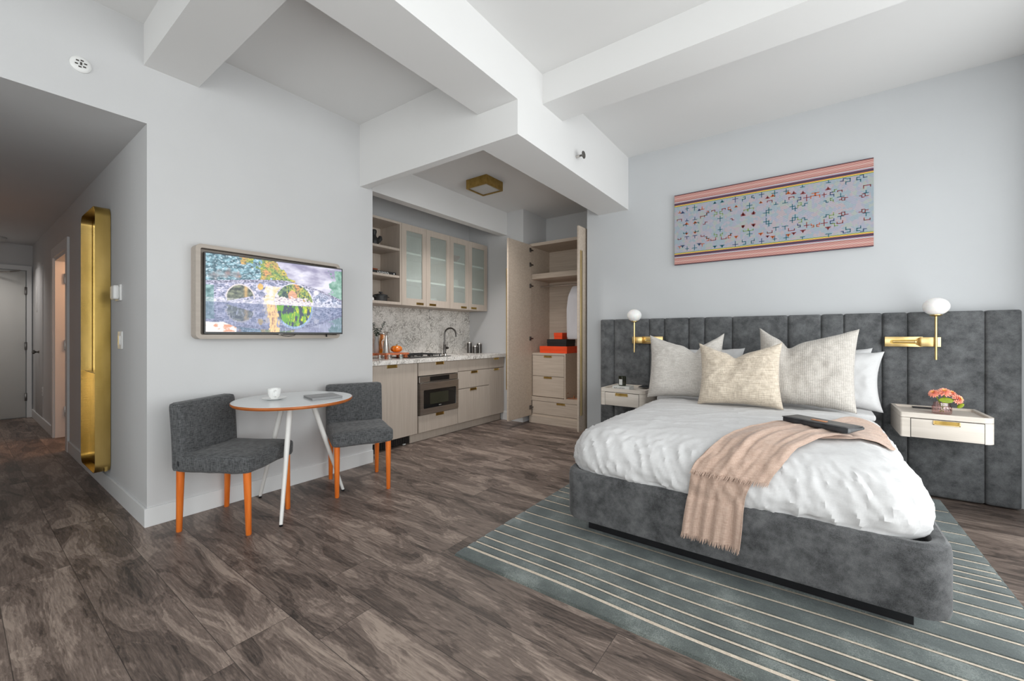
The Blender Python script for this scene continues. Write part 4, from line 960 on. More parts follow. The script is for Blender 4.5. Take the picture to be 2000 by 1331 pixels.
# ------------------------------------------------------------------ bed
BX0, BX1, BY0, BY1 = -1.195, .435, 2.150, 4.262
g = thing('bed', 'low upholstered grey velvet platform bed on a recessed black plinth', 'bed', ((BX0 + BX1) / 2, 3.2, 0), world=True)
def frame_ring(off, z): return [(x, y, z) for x, y in rrect(BX0 + off, BX1 - off, BY0 + off, BY1 - off * .2, .11, 12, (.02, .02, max(.03, .11 - off * .5), max(.03, .11 - off * .5)))]
prof = [(.018, .118), (.004, .125), (0, .145), (0, .36), (.004, .388), (.018, .402), (.038, .402), (.052, .392), (.058, .375), (.058, .345)]
bm = new(); rings = []
for (o_, z) in prof: rings.append([bm.verts.new(p) for p in frame_ring(o_, z)])
for a, b_ in zip(rings[:-1], rings[1:]):
    n_ = len(a)
    for k in range(n_): bm.faces.new((a[k], a[(k + 1) % n_], b_[(k + 1) % n_], b_[k]))
bm.faces.new(rings[0][::-1]); bm.faces.new(rings[-1])
bmesh.ops.recalc_face_normals(bm, faces=bm.faces); frame = obj('frame', bm, 'velvet_grey', g)
obj('plinth', B(-1.10, .335, 2.305, 4.15, RH + .001, .12), 'black_plastic', g)
bm = box(new(), -1.10, .345, 2.27, 4.16, .346, .60, .06, 4); obj('mattress', bm, 'bed_linen', g)

# duvet: puffy shell tucked inside the tray of the bed
DX0, DX1, DY0, DY1 = -1.195, .405, 2.150, 3.80
prof = [(.085, .352), (.060, .362), (.030, .385), (.008, .42), (.0, .465), (.006, .515), (.024, .56), (.055, .598), (.095, .625), (.145, .645), (.21, .658), (.30, .667), (.40, .672), (.52, .675), (.66, .677), (.795, .678)]
# resample the profile
pf = []
for k in range(len(prof) - 1):
    n_ = 4 if k < 11 else 6
    for j in range(n_): t_ = j / n_; pf.append((prof[k][0] * (1 - t_) + prof[k + 1][0] * t_, prof[k][1] * (1 - t_) + prof[k + 1][1] * t_))
pf.append(prof[-1])
bm = new(); rings = []; NP = 520
def outline(off):
    """rounded rectangle outline sampled evenly by angle position"""
    x0, x1, y0, y1 = DX0 + off, DX1 - off, DY0 + off, DY1 - off * .9
    r = max(.012, .19 - off * .35); r = min(r, (x1 - x0) / 2 - .001, (y1 - y0) / 2 - .001)
    segs = []; W_, H_ = (x1 - x0 - 2 * r), (y1 - y0 - 2 * r); q = PI / 2 * .19
    n1 = int(NP * .21); n2 = int(NP * .215); n3 = (NP - 2 * n1 - 2 * n2) // 4; out = []
    corners = [(x1 - r, y0 + r, -PI / 2), (x1 - r, y1 - r, 0), (x0 + r, y1 - r, PI / 2), (x0 + r, y0 + r, PI)]
    straights = [((x0 + r, y0), (x1 - r, y0), n1), ((x1, y0 + r), (x1, y1 - r), n2), ((x1 - r, y1), (x0 + r, y1), n1), ((x0, y1 - r), (x0, y0 + r), n2)]
    for (p, q_, n_), (cx_, cy_, a0) in zip(straights, corners):
        for k in range(n_): t_ = k / n_; out.append((p[0] * (1 - t_) + q_[0] * t_, p[1] * (1 - t_) + q_[1] * t_))
        for k in range(n3): a = a0 + PI / 2 * k / n3; out.append((cx_ + r * math.cos(a), cy_ + r * math.sin(a)))
    return out
def wr(x, y, z, off):
    """signed fold height at a duvet point"""
    side = max(0.0, min(1.0, (.66 - z) / .05)) 
    # vertical-ish folds on the sides: noise stretched along the slope
    s1 = noise.noise(Vector((x * 12 + z * 6, y * 12 - z * 6, z * 1.6)))
    s2 = noise.noise(Vector((x * 26 + z * 9 + 7, y * 26 + z * 7, z * 4)))
    rid = 1 - abs(s1) * 2.2; rid2 = 1 - abs(s2) * 2.2
    s5 = noise.noise(Vector((x * 44 + z * 16, y * 44 - z * 12 + 3, z * 5)))
    folds = .0115 * max(0, rid) ** 2 + .0065 * max(0, rid2) ** 2 + .0030 * max(0, 1 - abs(s5) * 2.2) ** 2 - .006
    big = .020 * noise.noise(Vector((x * 2.3, y * 2.3, z * 3 + 4)))
    s3 = noise.noise(Vector((x * 3.4 + y * 2, y * 6.5 - x * 2, 2.0))); s4 = noise.noise(Vector((x * 9 + 3, y * 13, 9.0)))
    top = .006 * max(0, 1 - abs(s3) * 3) ** 2 + .0025 * max(0, 1 - abs(s4) * 3) ** 2
    return side * (folds + big) + (1 - side) * (top + big * .45)
for (o_, z) in pf:
    pts = outline(o_); rings.append([bm.verts.new((x, y, z)) for x, y in pts])
for a, b_ in zip(rings[:-1], rings[1:]):
    n_ = len(a)
    for k in range(n_): bm.faces.new((a[k], a[(k + 1) % n_], b_[(k + 1) % n_], b_[k]))
bm.faces.new(rings[-1])
bmesh.ops.remove_doubles(bm, verts=bm.verts, dist=.0004)
bmesh.ops.recalc_face_normals(bm, faces=bm.faces); bm.normal_update()
if sum(f.normal.z for f in bm.faces if f.calc_center_median().z > .66) < 0: bmesh.ops.reverse_faces(bm, faces=bm.faces); bm.normal_update()
mv = []
for v in bm.verts:
    x, y, z = v.co; h_ = wr(x, y, z, 0)
    edge = min(1.0, max(0.0, (z - .352) / .06)); h_ *= edge
    h_ += -.016 * edge * math.exp(-((z - .40) / .03) ** 2) * (noise.noise(Vector((x * 8, y * 8, 0))) + .3)
    mv.append(v.co + v.normal * h_)
for v, p in zip(bm.verts, mv): v.co = p
dep = bpy.context.evaluated_depsgraph_get
bvh_bm = bm.copy()
fb = new(); fb.from_mesh(frame.data); fb.transform(Matrix.Translation(g.location)); fme = bpy.data.meshes.new('t'); fb.to_mesh(fme); bvh_bm.from_mesh(fme); fb.free()
surf = BVHTree.FromBMesh(bvh_bm); bvh_bm.free(); bpy.data.meshes.remove(fme)
duvet = solo('duvet', bm, 'bed_linen', 'puffy white duvet spread over the grey bed', 'duvet')
# flat sheet under the pillows
bm = grid_block(-1.115, .355, 3.70, 4.235, .60, .655, .025, 20, 20, 20, lambda p: Vector((p.x, p.y, p.z + .004 * noise.noise(Vector((p.x * 6, p.y * 6, 1))))))
solo('folded_sheet', bm, 'bed_linen', 'white sheet over the mattress under the pillows by the headboard', 'sheet')

def cushion(name, label, cat, mat, x, y, z, w_, h_, T, tilt, yaw, roll, chop, seed, group=None, n_=56, spread=.10, dent=0.0):
    bm = new(); F = []; Bk = []
    for j in range(n_ + 1):
        rf = []; rb = []
        for i in range(n_ + 1):
            u = -1 + 2 * i / n_; v = -1 + 2 * j / n_
            px = w_ / 2 * u * (1 - spread * (1 - v * v) * (abs(u) ** 3)); pz = h_ / 2 * v * (1 - spread * (1 - u * u) * (abs(v) ** 3))
            th = T / 2 * (max(0, 1 - u ** 4) ** .55) * (max(0, 1 - v ** 4) ** .55) * (1 + .25 * -v)
            if chop:
                ud = (u - dent) / (1 + dent * (-1 if u < dent else 1) * -1); ud = (u - dent) / ((1 - dent) if u > dent else (1 + dent)); k = max(0, 1 - abs(ud) ** 1.15) * max(0, v + .25) ** 1.3; pz -= chop * k * (.75 + .25 * math.exp(-(ud / .15) ** 2))
                th *= 1 + .30 * math.exp(-((abs(ud) - .5) / .3) ** 2) * max(0, v) - .45 * math.exp(-(ud / .16) ** 2) * max(0, v)
            wv = .016 * noise.noise(Vector((px * 7 + seed, pz * 7, seed))) + .006 * noise.noise(Vector((px * 24 + seed, pz * 20, seed + 2)))
            r_ = .006 * max(0, 1 - 3 * abs(noise.noise(Vector((px * 7 - pz * 6 + seed, pz * 5, seed + 5)))))
            e = (1 - u ** 8) * (1 - v ** 8)
            zz = pz + .004 * noise.noise(Vector((px * 14, pz * 14, seed)))
            rf.append(bm.verts.new((px, -(th + (wv + r_) * e), zz)))
            if i in (0, n_) or j in (0, n_): rb.append(rf[-1])
            else: rb.append(bm.verts.new((px, th + wv * e, zz)))
        F.append(rf); Bk.append(rb)
    for j in range(n_):
        for i in range(n_):
            bm.faces.new((F[j][i], F[j][i + 1], F[j + 1][i + 1], F[j + 1][i])); bm.faces.new((Bk[j][i], Bk[j + 1][i], Bk[j + 1][i + 1], Bk[j][i + 1]))
    mt = Matrix.Rotation(yaw, 4, 'Z') @ Matrix.Rotation(-tilt, 4, 'X') @ Matrix.Rotation(roll, 4, 'Y') @ Matrix.Translation((0, 0, h_ / 2 * .96))
    bm.transform(mt)
    o = obj(name, bm, mat); o.location = (x, y, z); return tag(o, label, cat, group)
R = math.radians
cushion('bed_pillow', 'white ruffled pillow peeking out behind the striped cushion nearest the candle', 'pillow', 'bed_linen', -.83, 4.085, .65, .70, .45, .17, R(14), R(0), 0, 0, 2, 'white sleeping pillows against the headboard')
cushion('bed_pillow', 'white crumpled pillow leaning on the headboard, tallest behind the wide cushion', 'pillow', 'bed_linen', .02, 4.10, .65, .74, .46, .17, R(14), R(0), R(-1), .01, 4, 'white sleeping pillows against the headboard')
cushion('bed_pillow', 'white pillow in front of another, corner pointing towards the pink flowers', 'pillow', 'bed_linen', .045, 3.93, .66, .74, .46, .18, R(20), R(-2), R(2), .02, 6, 'white sleeping pillows against the headboard')
cushion('throw_cushion', 'large pale linen cushion with a dented top beside the small nightstand with the book', 'cushion', 'cushion_plain', -.855, 3.60, .675, .60, .56, .20, R(16), R(4), R(-1.5), .11, 11, 'large cushions on the bed', spread=.08, dent=.28)
cushion('throw_cushion', 'large ribbed off white cushion with a tall corner beside the white pillows', 'cushion', 'cushion_stripe', -.055, 3.64, .68, .61, .60, .21, R(16), R(-3), R(1.5), .11, 15, 'large cushions on the bed', spread=.07, dent=-.34)
cushion('scatter_cushion', 'small cream boucle cushion standing in front between the two large ones', 'cushion', 'cushion_boucle', -.43, 3.38, .682, .55, .48, .16, R(15), R(2), R(-1), .075, 21, spread=.09, dent=-.08)
# tassel of the wide cushion
bm = new()
for k in range(5):
    a = k * 1.25; tube(bm, [(.01 * math.cos(a), .01 * math.sin(a), 0), (.03 * math.cos(a) + .02, .02 * math.sin(a) - .02, .012), (.045 * math.cos(a) + .03, .02 * math.sin(a) - .03, .0)], .006, 8)

# ------------------------------------------------------------------ pink throw
def cr(P, t_):
    n_ = len(P) - 1; s_ = t_ * n_; i = min(n_ - 1, int(s_)); f = s_ - i
    p0 = Vector(P[max(0, i - 1)]); p1 = Vector(P[i]); p2 = Vector(P[i + 1]); p3 = Vector(P[min(n_, i + 2)])
    return 0.5 * ((2 * p1) + (p2 - p0) * f + (2 * p0 - 5 * p1 + 4 * p2 - p3) * f * f + (3 * p1 - p0 - 3 * p2 + p3) * f ** 3)
def drape(La, Ra, ns, nt_, off, amp, freq, seed):
    G = []; NN = []
    for i in range(ns + 1):
        s_ = i / ns; a = cr(La, s_); b_ = cr(Ra, s_); row_ = []; rn = []
        for j in range(nt_ + 1):
            t_ = j / nt_; p = a.lerp(b_, t_)
            k = max(0, min(1, (p.z - .56) / .125)); k = k * k * (3 - 2 * k)
            if p.z >= .40:
                ph = PI / 2 * k; nrm = Vector((0, -math.cos(ph), math.sin(ph)))
                hit = surf.ray_cast(p + nrm * .4, -nrm)
                loc = hit[0] if hit[0] is not None else p
            else:
                nrm = Vector((0, -1, 0)); loc = Vector((p.x, BY0 - .004, p.z))
            row_.append(loc); rn.append(nrm)
        G.append(row_); NN.append(rn)
    def blur(Q, it):
        for _ in range(it):
            Q2 = []
            for i in range(ns + 1):
                r_ = []
                for j in range(nt_ + 1):
                    acc = Q[i][j] * 2; c_ = 2
                    for di, dj in ((1, 0), (-1, 0), (0, 1), (0, -1)):
                        ii, jj = i + di, j + dj
                        if 0 <= ii <= ns and 0 <= jj <= nt_: acc = acc + Q[ii][jj]; c_ += 1
                    r_.append(acc / c_)
                Q2.append(r_)
            Q = Q2
        return Q
    Gs = blur(G, 6)
    bm = new(); V = []
    for i in range(ns + 1):
        s_ = i / ns; row_ = []
        for j in range(nt_ + 1):
            t_ = j / nt_; n_ = NN[i][j]
            f_ = noise.noise(Vector((t_ * freq, s_ * 1.8, seed))) ; f2 = noise.noise(Vector((t_ * freq * 2.1, s_ * 3.2, seed + 3)))
            h_ = amp * (.5 + .9 * f_ + .45 * f2)
            base = Gs[i][j]; base = base + n_ * max(0, (G[i][j] - base).dot(n_))
            row_.append(base + n_ * (off + max(0, h_)))
        V.append(row_)
    V = blur(V, 2)
    W_ = [[bm.verts.new(p) for p in r_] for r_ in V]
    for i in range(ns):
        for j in range(nt_): bm.faces.new((W_[i][j], W_[i][j + 1], W_[i + 1][j + 1], W_[i + 1][j]))
    ends = [[p.copy() for p in V[0]]]
    dirs = [(V[0][j] - V[2][j]).normalized() for j in range(nt_ + 1)]
    return bm, ends, dirs
def thicken(o, t_):
    md_ = o.modifiers.new('thickness', 'SOLIDIFY'); md_.thickness = t_; md_.offset = 0; return o
g = thing('throw_blanket', 'dusty pink fringed throw laid across the duvet and hanging over the bed foot', 'blanket', (-.05, 2.6, .69), world=True)
La = [(-.522, 2.13, .215), (-.512, 2.13, .30), (-.497, 2.13, .39), (-.485, 2.10, .47), (-.465, 2.12, .56), (-.425, 2.17, .64), (-.372, 2.28, .68), (-.31, 2.46, .69), (-.20, 2.66, .69), (-.03, 2.86, .69), (.10, 3.10, .69), (.17, 3.30, .69), (.26, 3.38, .69), (.352, 3.40, .67)]
Ra = [(-.262, 2.13, .205), (-.252, 2.13, .30), (-.246, 2.13, .39), (-.235, 2.10, .47), (-.195, 2.12, .56), (-.150, 2.17, .64), (-.105, 2.26, .68), (-.06, 2.38, .69), (.02, 2.50, .69), (.11, 2.58, .69), (.20, 2.67, .69), (.28, 2.74, .69), (.32, 2.80, .68), (.355, 2.88, .67)]
bm, ends, dirs = drape(La, Ra, 120, 70, .004, .022, 5.5, 3)
thicken(obj('lower_layer', bm, 'throw_fabric', g), .003)
def fringe(pts, dirs, ln, n_, parent, name='fringe'):
    bm = new()
    for k in range(n_):
        f = k / (n_ - 1) * (len(pts) - 1); i = min(len(pts) - 2, int(f)); p = pts[i].lerp(pts[i + 1], f - i); d_ = dirs[i]
        r1 = random.uniform(-.35, .35); L_ = ln * random.uniform(.7, 1.1); sd = Vector((r1, -.15 + random.uniform(-.2, .1), 0))
        tube(bm, [p - d_ * .004, p + d_ * L_ * .5 + sd * L_ * .3, p + d_ * L_ + sd * L_ * .7], [.0022, .0018, .0008], 4)
    return obj(name, bm, 'throw_fabric', parent)
fringe(ends[0], dirs, .026, 74, g)
La2 = [(-.478, 2.10, .535), (-.452, 2.12, .60), (-.405, 2.20, .665), (-.350, 2.34, .69), (-.27, 2.52, .69), (-.15, 2.70, .69), (-.04, 2.80, .69)]
Ra2 = [(-.150, 2.10, .53), (-.118, 2.13, .60), (-.090, 2.20, .665), (-.04, 2.32, .69), (.03, 2.45, .69), (.10, 2.54, .69), (.17, 2.62, .69)]
bm, ends, dirs = drape(La2, Ra2, 70, 70, .022, .022, 6.5, 8)
thicken(obj('upper_layer', bm, 'throw_fabric', g), .003)
fringe(ends[0], dirs, .024, 84, g)

# leather pouch on the throw
g = thing('leather_pouch', 'black leather folio pouch with a tan strap lying on the pink throw', 'pouch', (.045, 2.71, .716), R(-24))
g.rotation_euler = (R(1), R(2), R(-24))
bm = grid_block(-.150, .150, -.095, .095, 0, .026, .010, 14, 14, 14, lambda p: Vector((p.x, p.y, p.z * .82 * (1.15 - .45 * (p.y / .085)))))
obj('body', bm, 'leather', g)
bm = grid_block(-.151, .151, -.098, .070, .0275, .0325, .0024, 14, 14, 14, lambda p: Vector((p.x, p.y, p.z - .0005 - .010 * (p.y + .088) / .16)))
obj('flap', bm, 'leather', g)
obj('strap', box(new(), -.034, .034, -.045, -.02, .0295, .0325, .0008), 'tan_leather', g)

# ------------------------------------------------------------------ nightstands
def nightstand(label, x0, x1, rl, rr):
    g = thing('floating_nightstand', label, 'nightstand', ((x0 + x1) / 2, 4.25, .505), world=True)
    z0, z1, y0, y1 = .505, .672, 3.825, 4.256
    # body with rounded front corners and a tray rim
    pl = rrect(x0, x1, y0, y1, .05, 8, (.002, .002, rl, rr))
    obj('body', prism(new(), pl, 'z', z0, z1 - .036, bev=.0015, seg=1), 'veneer_light', g)
    obj('top', prism(new(), pl, 'z', z1 - .034, z1 - .014, bev=.001, seg=1), 'veneer_light', g)
    pin = rrect(x0 + .020, x1 - .020, y0 + .020, y1 - .03, .03, 8, (.002, .002, max(.004, rl - .02), max(.004, rr - .02)))
    obj('tray_rim', ring_prism(new(), pl, pin, 'z', z1 - .014, z1), 'veneer_light', g)
    xa, xb = x0 + .052, x1 - .052
    obj('groove', ring_prism(new(), rrect(xa - .003, xb + .003, z0 + .0, z1 - .036, .001, 1), rrect(xa, xb, z0 + .003, z1 - .039, .001, 1), 'y', y0 - .0006, y0 + .001), 'shadow_gap', g)
    d = obj('drawer', B(xa, xb, y0 - .003, y0 + .01, z0 + .004, z1 - .040, .0015), 'veneer_light', g)
    pull(d, (xa + xb) / 2, z1 - .041, .125, .028, y0 - .003, 'y')
    return g
nightstand('pale wooden floating nightstand carrying the book and candle', -1.700, -1.262, .02, .05)
nightstand('pale wooden floating nightstand carrying the pink flowers', .490, .928, .01, .055)
ZN = .6585
g = thing('charging_pad', 'slim dark charger strip on the tray behind the flower vase', 'charger', (.70, 4.19, ZN))
obj('body', box(new(), -.10, .10, -.02, .02, 0, .010, .003), 'black_plastic', g)
mk = []; u = -1.578
for k in range(11):
    if k == 4: u += .006; continue
    mk.append((u, .0022, .28, .42)); mk.append((u + .003, .004, random.choice((.28, .5, .62)), .09)); u += .0105
book(-1.595, -1.425, 3.875, 4.02, ZN, .034, 'book_paper', 'thick white book with small dark spine lettering on the nightstand', mk, markmat='ink', side='y')
g = thing('candle_glass', 'olive glass candle with a white label standing on the white book', 'candle', (-1.52, 3.945, ZN + .0345))
obj('glass', lathe(new(), [(0, 0), (.034, 0), (.036, .004), (.036, .092), (.033, .092), (.033, .008), (0, .008)], seg=30), 'olive_glass', g)
obj('wax', lathe(new(), [(0, .009), (.032, .009), (.032, .050), (0, .048)], seg=26), 'green_glass_dark', g)
t2 = new(); 
for k in range(9):
    a0 = R(-128 + k * 6.5); a1 = R(-128 + (k + 1) * 6.5); vs_ = [t2.verts.new((.0365 * math.cos(a), .0365 * math.sin(a), z)) for a, z in ((a0, .010), (a1, .010), (a1, .066), (a0, .066))]; t2.faces.new(vs_)
obj('paper_label', t2, 'book_paper', g)
solo('phone', B(-1.40, -1.29, 4.06, 4.20, .673, .681, .003), 'black_plastic', 'dark phone lying on the tray behind the white book', 'phone')
# flower vase
g = thing('flower_vase', 'ribbed pink glass vase of coral dahlias on the nightstand', 'vase', (.715, 3.975, ZN))
pr = [(0, 0), (.040, 0), (.046, .006), (.048, .018), (.048, .052), (.042, .058), (.041, .078), (.038, .078), (.039, .060), (.044, .052), (.044, .018), (0, .010)]
t2 = lathe(new(), pr, seg=72)
for v in t2.verts:
    r_ = math.hypot(v.co.x, v.co.y)
    if r_ > .042 and .006 < v.co.z < .056: k = 1 + .022 * math.cos(math.atan2(v.co.y, v.co.x) * 24); v.co.x *= k; v.co.y *= k
obj('glass', t2, 'pink_glass', g)
obj('stem', tube(tube(tube(new(), [(.01, 0, .012), (-.03, -.005, .13)], .003, 6), [(0, .01, .012), (.015, 0, .14)], .003, 6), [(-.01, 0, .012), (.02, -.005, .07), (.06, -.015, .11)], .003, 6), 'leaf', g)
def dahlia(c, r_, ax, seed):
    rnd = random.Random(seed); bm = new(); q = Vector(ax).to_track_quat('Z', 'Y').to_matrix()
    for layer in range(6):
        n_ = 13 - layer; el = R(-15 + layer * 19); rr = r_ * (1 - layer * .10)
        for k in range(n_):
            a = 2 * PI * (k + .5 * (layer % 2)) / n_ + rnd.uniform(-.12, .12)
            d_ = Vector((math.cos(a) * math.cos(el), math.sin(a) * math.cos(el), math.sin(el))); sd = Vector((-math.sin(a), math.cos(a), 0)); up_ = d_.cross(sd)
            wd = r_ * .17
            P = [q @ (d_ * rr * .25 - sd * wd * .3), q @ (d_ * rr * .25 + sd * wd * .3), q @ (d_ * rr * .75 + sd * wd + up_ * wd * .5), q @ (d_ * rr * .75 - sd * wd + up_ * wd * .5), q @ (d_ * rr * 1.04)]
            V_ = [bm.verts.new(Vector(c) + p) for p in P]; f1 = bm.faces.new(V_[:4]); f2 = bm.faces.new((V_[3], V_[2], V_[4]))
            if layer > 3: f1.material_index = 1; f2.material_index = 1
    return bm
for k, (c, r_, ax) in enumerate((((-.040, -.010, .138), .034, (-.5, -.6, .7)), ((.008, -.016, .150), .040, (0, -.6, .9)), ((.045, .010, .140), .034, (.3, -.4, .9)), ((.072, -.022, .108), .038, (.7, -.6, .4)))):
    obj('flower_head', dahlia(c, r_, ax, k), ['petal', 'petal_core'], g)
for c, s_, a in (((.015, -.04, .098), .036, 0), ((.082, -.03, .066), .022, -.8)):
    t2 = new(); bmesh.ops.create_icosphere(t2, subdivisions=2, radius=1); t2.transform(Matrix.Translation(c) @ Matrix.Rotation(a, 4, 'Y') @ Matrix.Rotation(R(62), 4, 'X') @ Matrix.Diagonal((s_, s_ * .55, .003, 1))); obj('leaf', t2, 'leaf', g)

# ------------------------------------------------------------------ swing arm sconces
def sconce(label, xr, s_):
    """xr is where the upright rod stands, the wall plate runs from it by s_"""
    g = thing('wall_sconce', label, 'wall lamp', (xr + s_ * .10, 4.26, 1.10), world=True)
    xa, xb = sorted((xr + s_ * .055, xr + s_ * .265))
    bm = box(new(), xa, xb, 4.225, 4.262, 1.107, 1.182, .002); obj('back_plate', bm, 'brass', g)
    o_ = rrect(xa + .03, xb - .03, 1.128, 1.160, .0155, 6)
    obj('slot', prism(new(), o_, 'y', 4.2235, 4.2250), 'aged_brass', g)
    obj('slide_bar', tube(new(), [(xa + .045, 4.222, 1.144), (xb - .045, 4.222, 1.144)], .009, 14), 'brass', g)
    xc, xd = sorted((xr - s_ * .028, xr + s_ * .075))
    obj('arm', box(new(), xc, xd, 4.165, 4.223, 1.110, 1.179, .003), 'brass', g)
    obj('knob', lathe(new(), [(0, 0), (.010, 0), (.010, .01), (.006, .014), (0, .014)], (xr + s_ * .095, 4.225, 1.144), 16, axis=(0, -1, 0)), 'brass', g)
    obj('rod', tube(new(), [(xr, 4.152, 1.018), (xr, 4.152, 1.335)], .0075, 14), 'brass', g)
    obj('globe_cup', lathe(new(), [(0, 1.326), (.022, 1.328), (.034, 1.336), (.034, 1.340), (0, 1.340)], (xr, 4.152, 0), 28), 'brass', g)
    pr = []
    for k in range(20):
        a = -PI / 2 + .42 + (PI - .42) * k / 19; pr.append((max(0, .0715 * math.cos(a)), 1.398 + .063 * math.sin(a)))
    pr[-1] = (0, 1.461); pr.insert(0, (0, pr[0][1]))
    obj('globe', lathe(new(), pr, (xr, 4.152, 0), 40), 'opal_glass', g)
    return g
sconce('brass swing arm wall lamp with a white globe above the book and candle', -1.472, 1)
sconce('brass swing arm wall lamp with a white globe above the pink flowers', .718, -1)

# ------------------------------------------------------------------ embroidered textile on the wall
AX0, AX1, AZ0, AZ1 = -1.115, .397, 1.897, 2.600
m, nt, b = nodes('embroidered_cloth')
tc = N(nt, 'ShaderNodeTexCoord'); sx = N(nt, 'ShaderNodeSeparateXYZ'); L(nt, tc.outputs['Generated'], sx.inputs[0])
base = srgb(170, 176, 186)
def maze(scale, seed):
    mp = N(nt, 'ShaderNodeMapping'); mp.inputs['Scale'].default_value = (scale * 2.15, 1, scale); mp.inputs['Location'].default_value = (seed, 0, seed); L(nt, tc.outputs['Generated'], mp.inputs[0])
    v_ = N(nt, 'ShaderNodeTexVoronoi'); v_.distance = 'MANHATTAN'; v_.inputs['Scale'].default_value = 1; L(nt, mp.outputs[0], v_.inputs['Vector'])
    return v_
v1 = maze(24, 2.0); w1 = mathn(nt, 'SINE', mathn(nt, 'MULTIPLY', v1.outputs['Distance'], 24.0))
hue = N(nt, 'ShaderNodeSeparateColor'); L(nt, v1.outputs['Color'], hue.inputs[0])
rc = ramp(nt, [(0.0, srgb(118, 146, 158)), (0.3, srgb(138, 140, 164)), (0.55, srgb(160, 144, 156)), (0.74, srgb(146, 158, 140)), (0.88, srgb(168, 140, 142))], 'CONSTANT'); L(nt, hue.outputs[0], rc.inputs['Fac'])
mx = N(nt, 'ShaderNodeMixRGB'); mx.inputs[1].default_value = srgb(184, 186, 192); L(nt, rc.outputs['Color'], mx.inputs[2]); L(nt, mathn(nt, 'MULTIPLY_ADD', w1, .36, .52), mx.inputs[0])
pk = srgb(206, 158, 150); pk2 = srgb(182, 126, 120); dk = srgb(84, 72, 88); lb = srgb(178, 196, 204); yl = srgb(226, 198, 96); rs = srgb(180, 120, 138); br = srgb(150, 100, 90)
bot = [(0.0, dk), (.008, br), (.016, pk), (.030, pk2), (.036, pk), (.050, srgb(208, 182, 172)), (.056, pk), (.070, pk2), (.076, pk), (.088, br), (.094, pk), (.104, lb), (.114, rs), (.121, dk), (.146, srgb(186, 120, 96)), (.154, yl), (.166, srgb(84, 130, 90)), (.172, base)]
stops = bot[:]
def ladder(inp):
    """stripes of both borders: two ramps and a switch"""
    z = inp; r1 = ramp(nt, [(p * 5.2, c) for p, c in bot], 'CONSTANT'); L(nt, mathn(nt, 'MULTIPLY', z, 5.2), r1.inputs['Fac']); return r1
zf = mathn(nt, 'SUBTRACT', 1.0, sx.outputs[2]); zmin = mathn(nt, 'MINIMUM', sx.outputs[2], zf)
r1 = ladder(zmin); isb = mathn(nt, 'LESS_THAN', zmin, .178)
mb = N(nt, 'ShaderNodeMixRGB'); L(nt, isb, mb.inputs[0]); L(nt, mx.outputs[0], mb.inputs[1]); L(nt, r1.outputs['Color'], mb.inputs[2])
dash = mathn(nt, 'SINE', mathn(nt, 'MULTIPLY_ADD', sx.outputs[0], 420.0, mathn(nt, 'MULTIPLY', sx.outputs[2], 260.0))); 
md = N(nt, 'ShaderNodeMixRGB'); md.blend_type = 'MULTIPLY'; L(nt, mathn(nt, 'MULTIPLY', mathn(nt, 'MULTIPLY_ADD', dash, .5, .5), mathn(nt, 'MULTIPLY_ADD', isb, .22, .10)), md.inputs[0]); L(nt, mb.outputs[0], md.inputs[1]); md.inputs[2].default_value = (.35, .35, .4, 1)
L(nt, md.outputs[0], b.inputs['Base Color']); b.inputs['Roughness'].default_value = .9; b.inputs['Specular IOR Level'].default_value = .1
M['embroidered_cloth'] = m
for nm, c in (('thread_teal', srgb(38, 104, 118)), ('thread_maroon', srgb(140, 62, 62)), ('thread_orange', srgb(196, 96, 40)), ('thread_green', srgb(132, 160, 92)), ('thread_blue', srgb(60, 80, 120))): var(nm, c, .08, scale=(80, 80, 80), rough=.85)
g = thing('embroidered_textile', 'framed horizontal embroidered textile with pink striped borders above the headboard', 'wall art', ((AX0 + AX1) / 2, YB, AZ0), world=True)
obj('stretcher', B(AX0 + .004, AX1 - .004, YB - .028, YB - .0005, AZ0 + .004, AZ1 - .004), 'grey_marking', g)
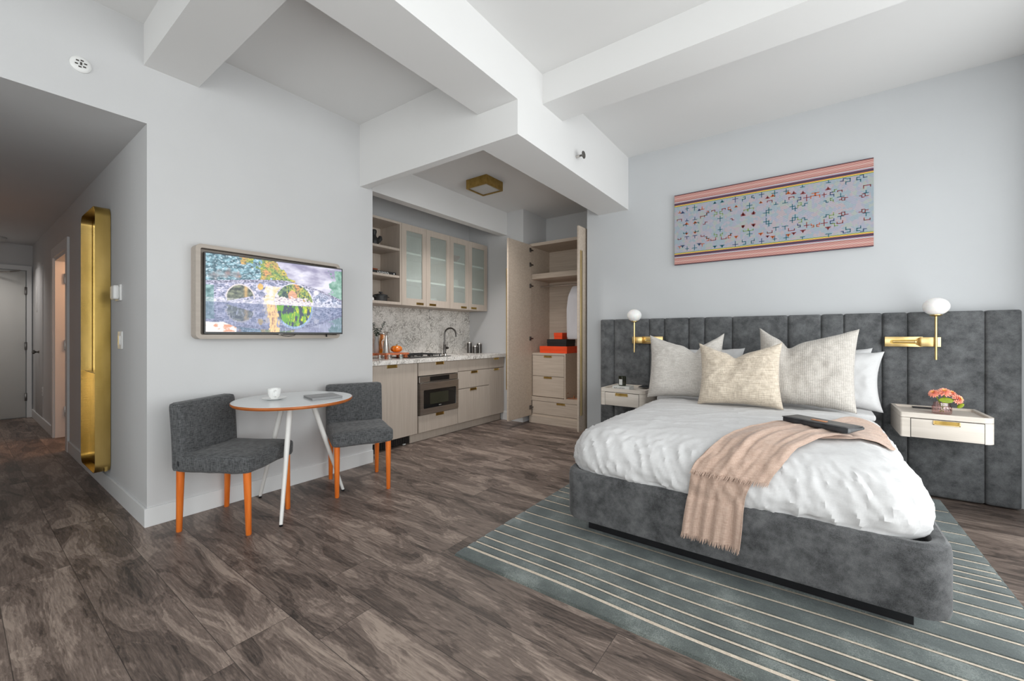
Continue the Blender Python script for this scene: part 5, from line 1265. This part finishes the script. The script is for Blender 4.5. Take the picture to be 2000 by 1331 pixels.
bm = B(AX0, AX1, YB - .036, YB - .028, AZ0, AZ1, .001, 1); rnd = random.Random(5); ya, yb_ = YB - .0375, YB - .036
def glyph(cx_, cz_, kind, fx, fz, mi, s=.016, t_=.0055):
    def bar(u0, u1, v0, v1):
        a, b2 = sorted((cx_ + fx * u0 * s, cx_ + fx * u1 * s)); c_, d2 = sorted((cz_ + fz * v0 * s, cz_ + fz * v1 * s)); box(bm, a - t_ / 2, b2 + t_ / 2, ya, yb_, c_ - t_ / 2, d2 + t_ / 2, mi=mi + 1)
    if kind == 0: bar(-1, 1, 1, 1); bar(-1, -1, 0, 1); bar(1, 1, .4, 1)
    elif kind == 1: bar(-1, 1, 0, 0); bar(0, 0, 0, 1.3)
    elif kind == 2: bar(-1, 0, 1, 1); bar(0, 0, 0, 1); bar(0, 1, 0, 0)
    elif kind == 3: bar(-1, 1, 0, 0); bar(0, 0, -1.4, 1)
    elif kind == 4: bar(-1, 0, .9, .9); bar(-1, -1, -.2, .9); bar(-1, .3, -.2, -.2); bar(.3, .3, -1.1, -.2)
    else: bar(-.8, .8, 0, 0); bar(-.5, .5, .3, .3); bar(-.2, .2, .6, .6); bar(0, 0, 0, 1)
zc_ = (AZ0 + AZ1) / 2; hz = (AZ1 - AZ0) * .5 - .135
ctr = [AX0 + .155 + k * .2465 for k in range(6)]
for i, c_ in enumerate(ctr):
    for n_ in range(7):
        dx = rnd.uniform(0, .123); dz = hz * rnd.random(); kd = rnd.randrange(6); mi = rnd.choices(range(5), (6, 3, 2, 2, 2))[0]
        for fx in ((-1, 1) if dx > .02 else (1,)):
            for fz in ((-1, 1) if dz > .02 else (1,)): sz_ = rnd.choice((.014, .018, .021)); AX0 + .03 < c_ + fx * dx < AX1 - .03 and glyph(c_ + fx * dx, zc_ + fz * dz, kd, fx, fz, mi, s=sz_)
obj('cloth', bm, ['embroidered_cloth', 'thread_teal', 'thread_maroon', 'thread_orange', 'thread_green', 'thread_blue'], g, smooth=False)

# ------------------------------------------------------------------ tidy the helper flags
for o in bpy.data.objects:
    if '_w' in o: del o['_w']
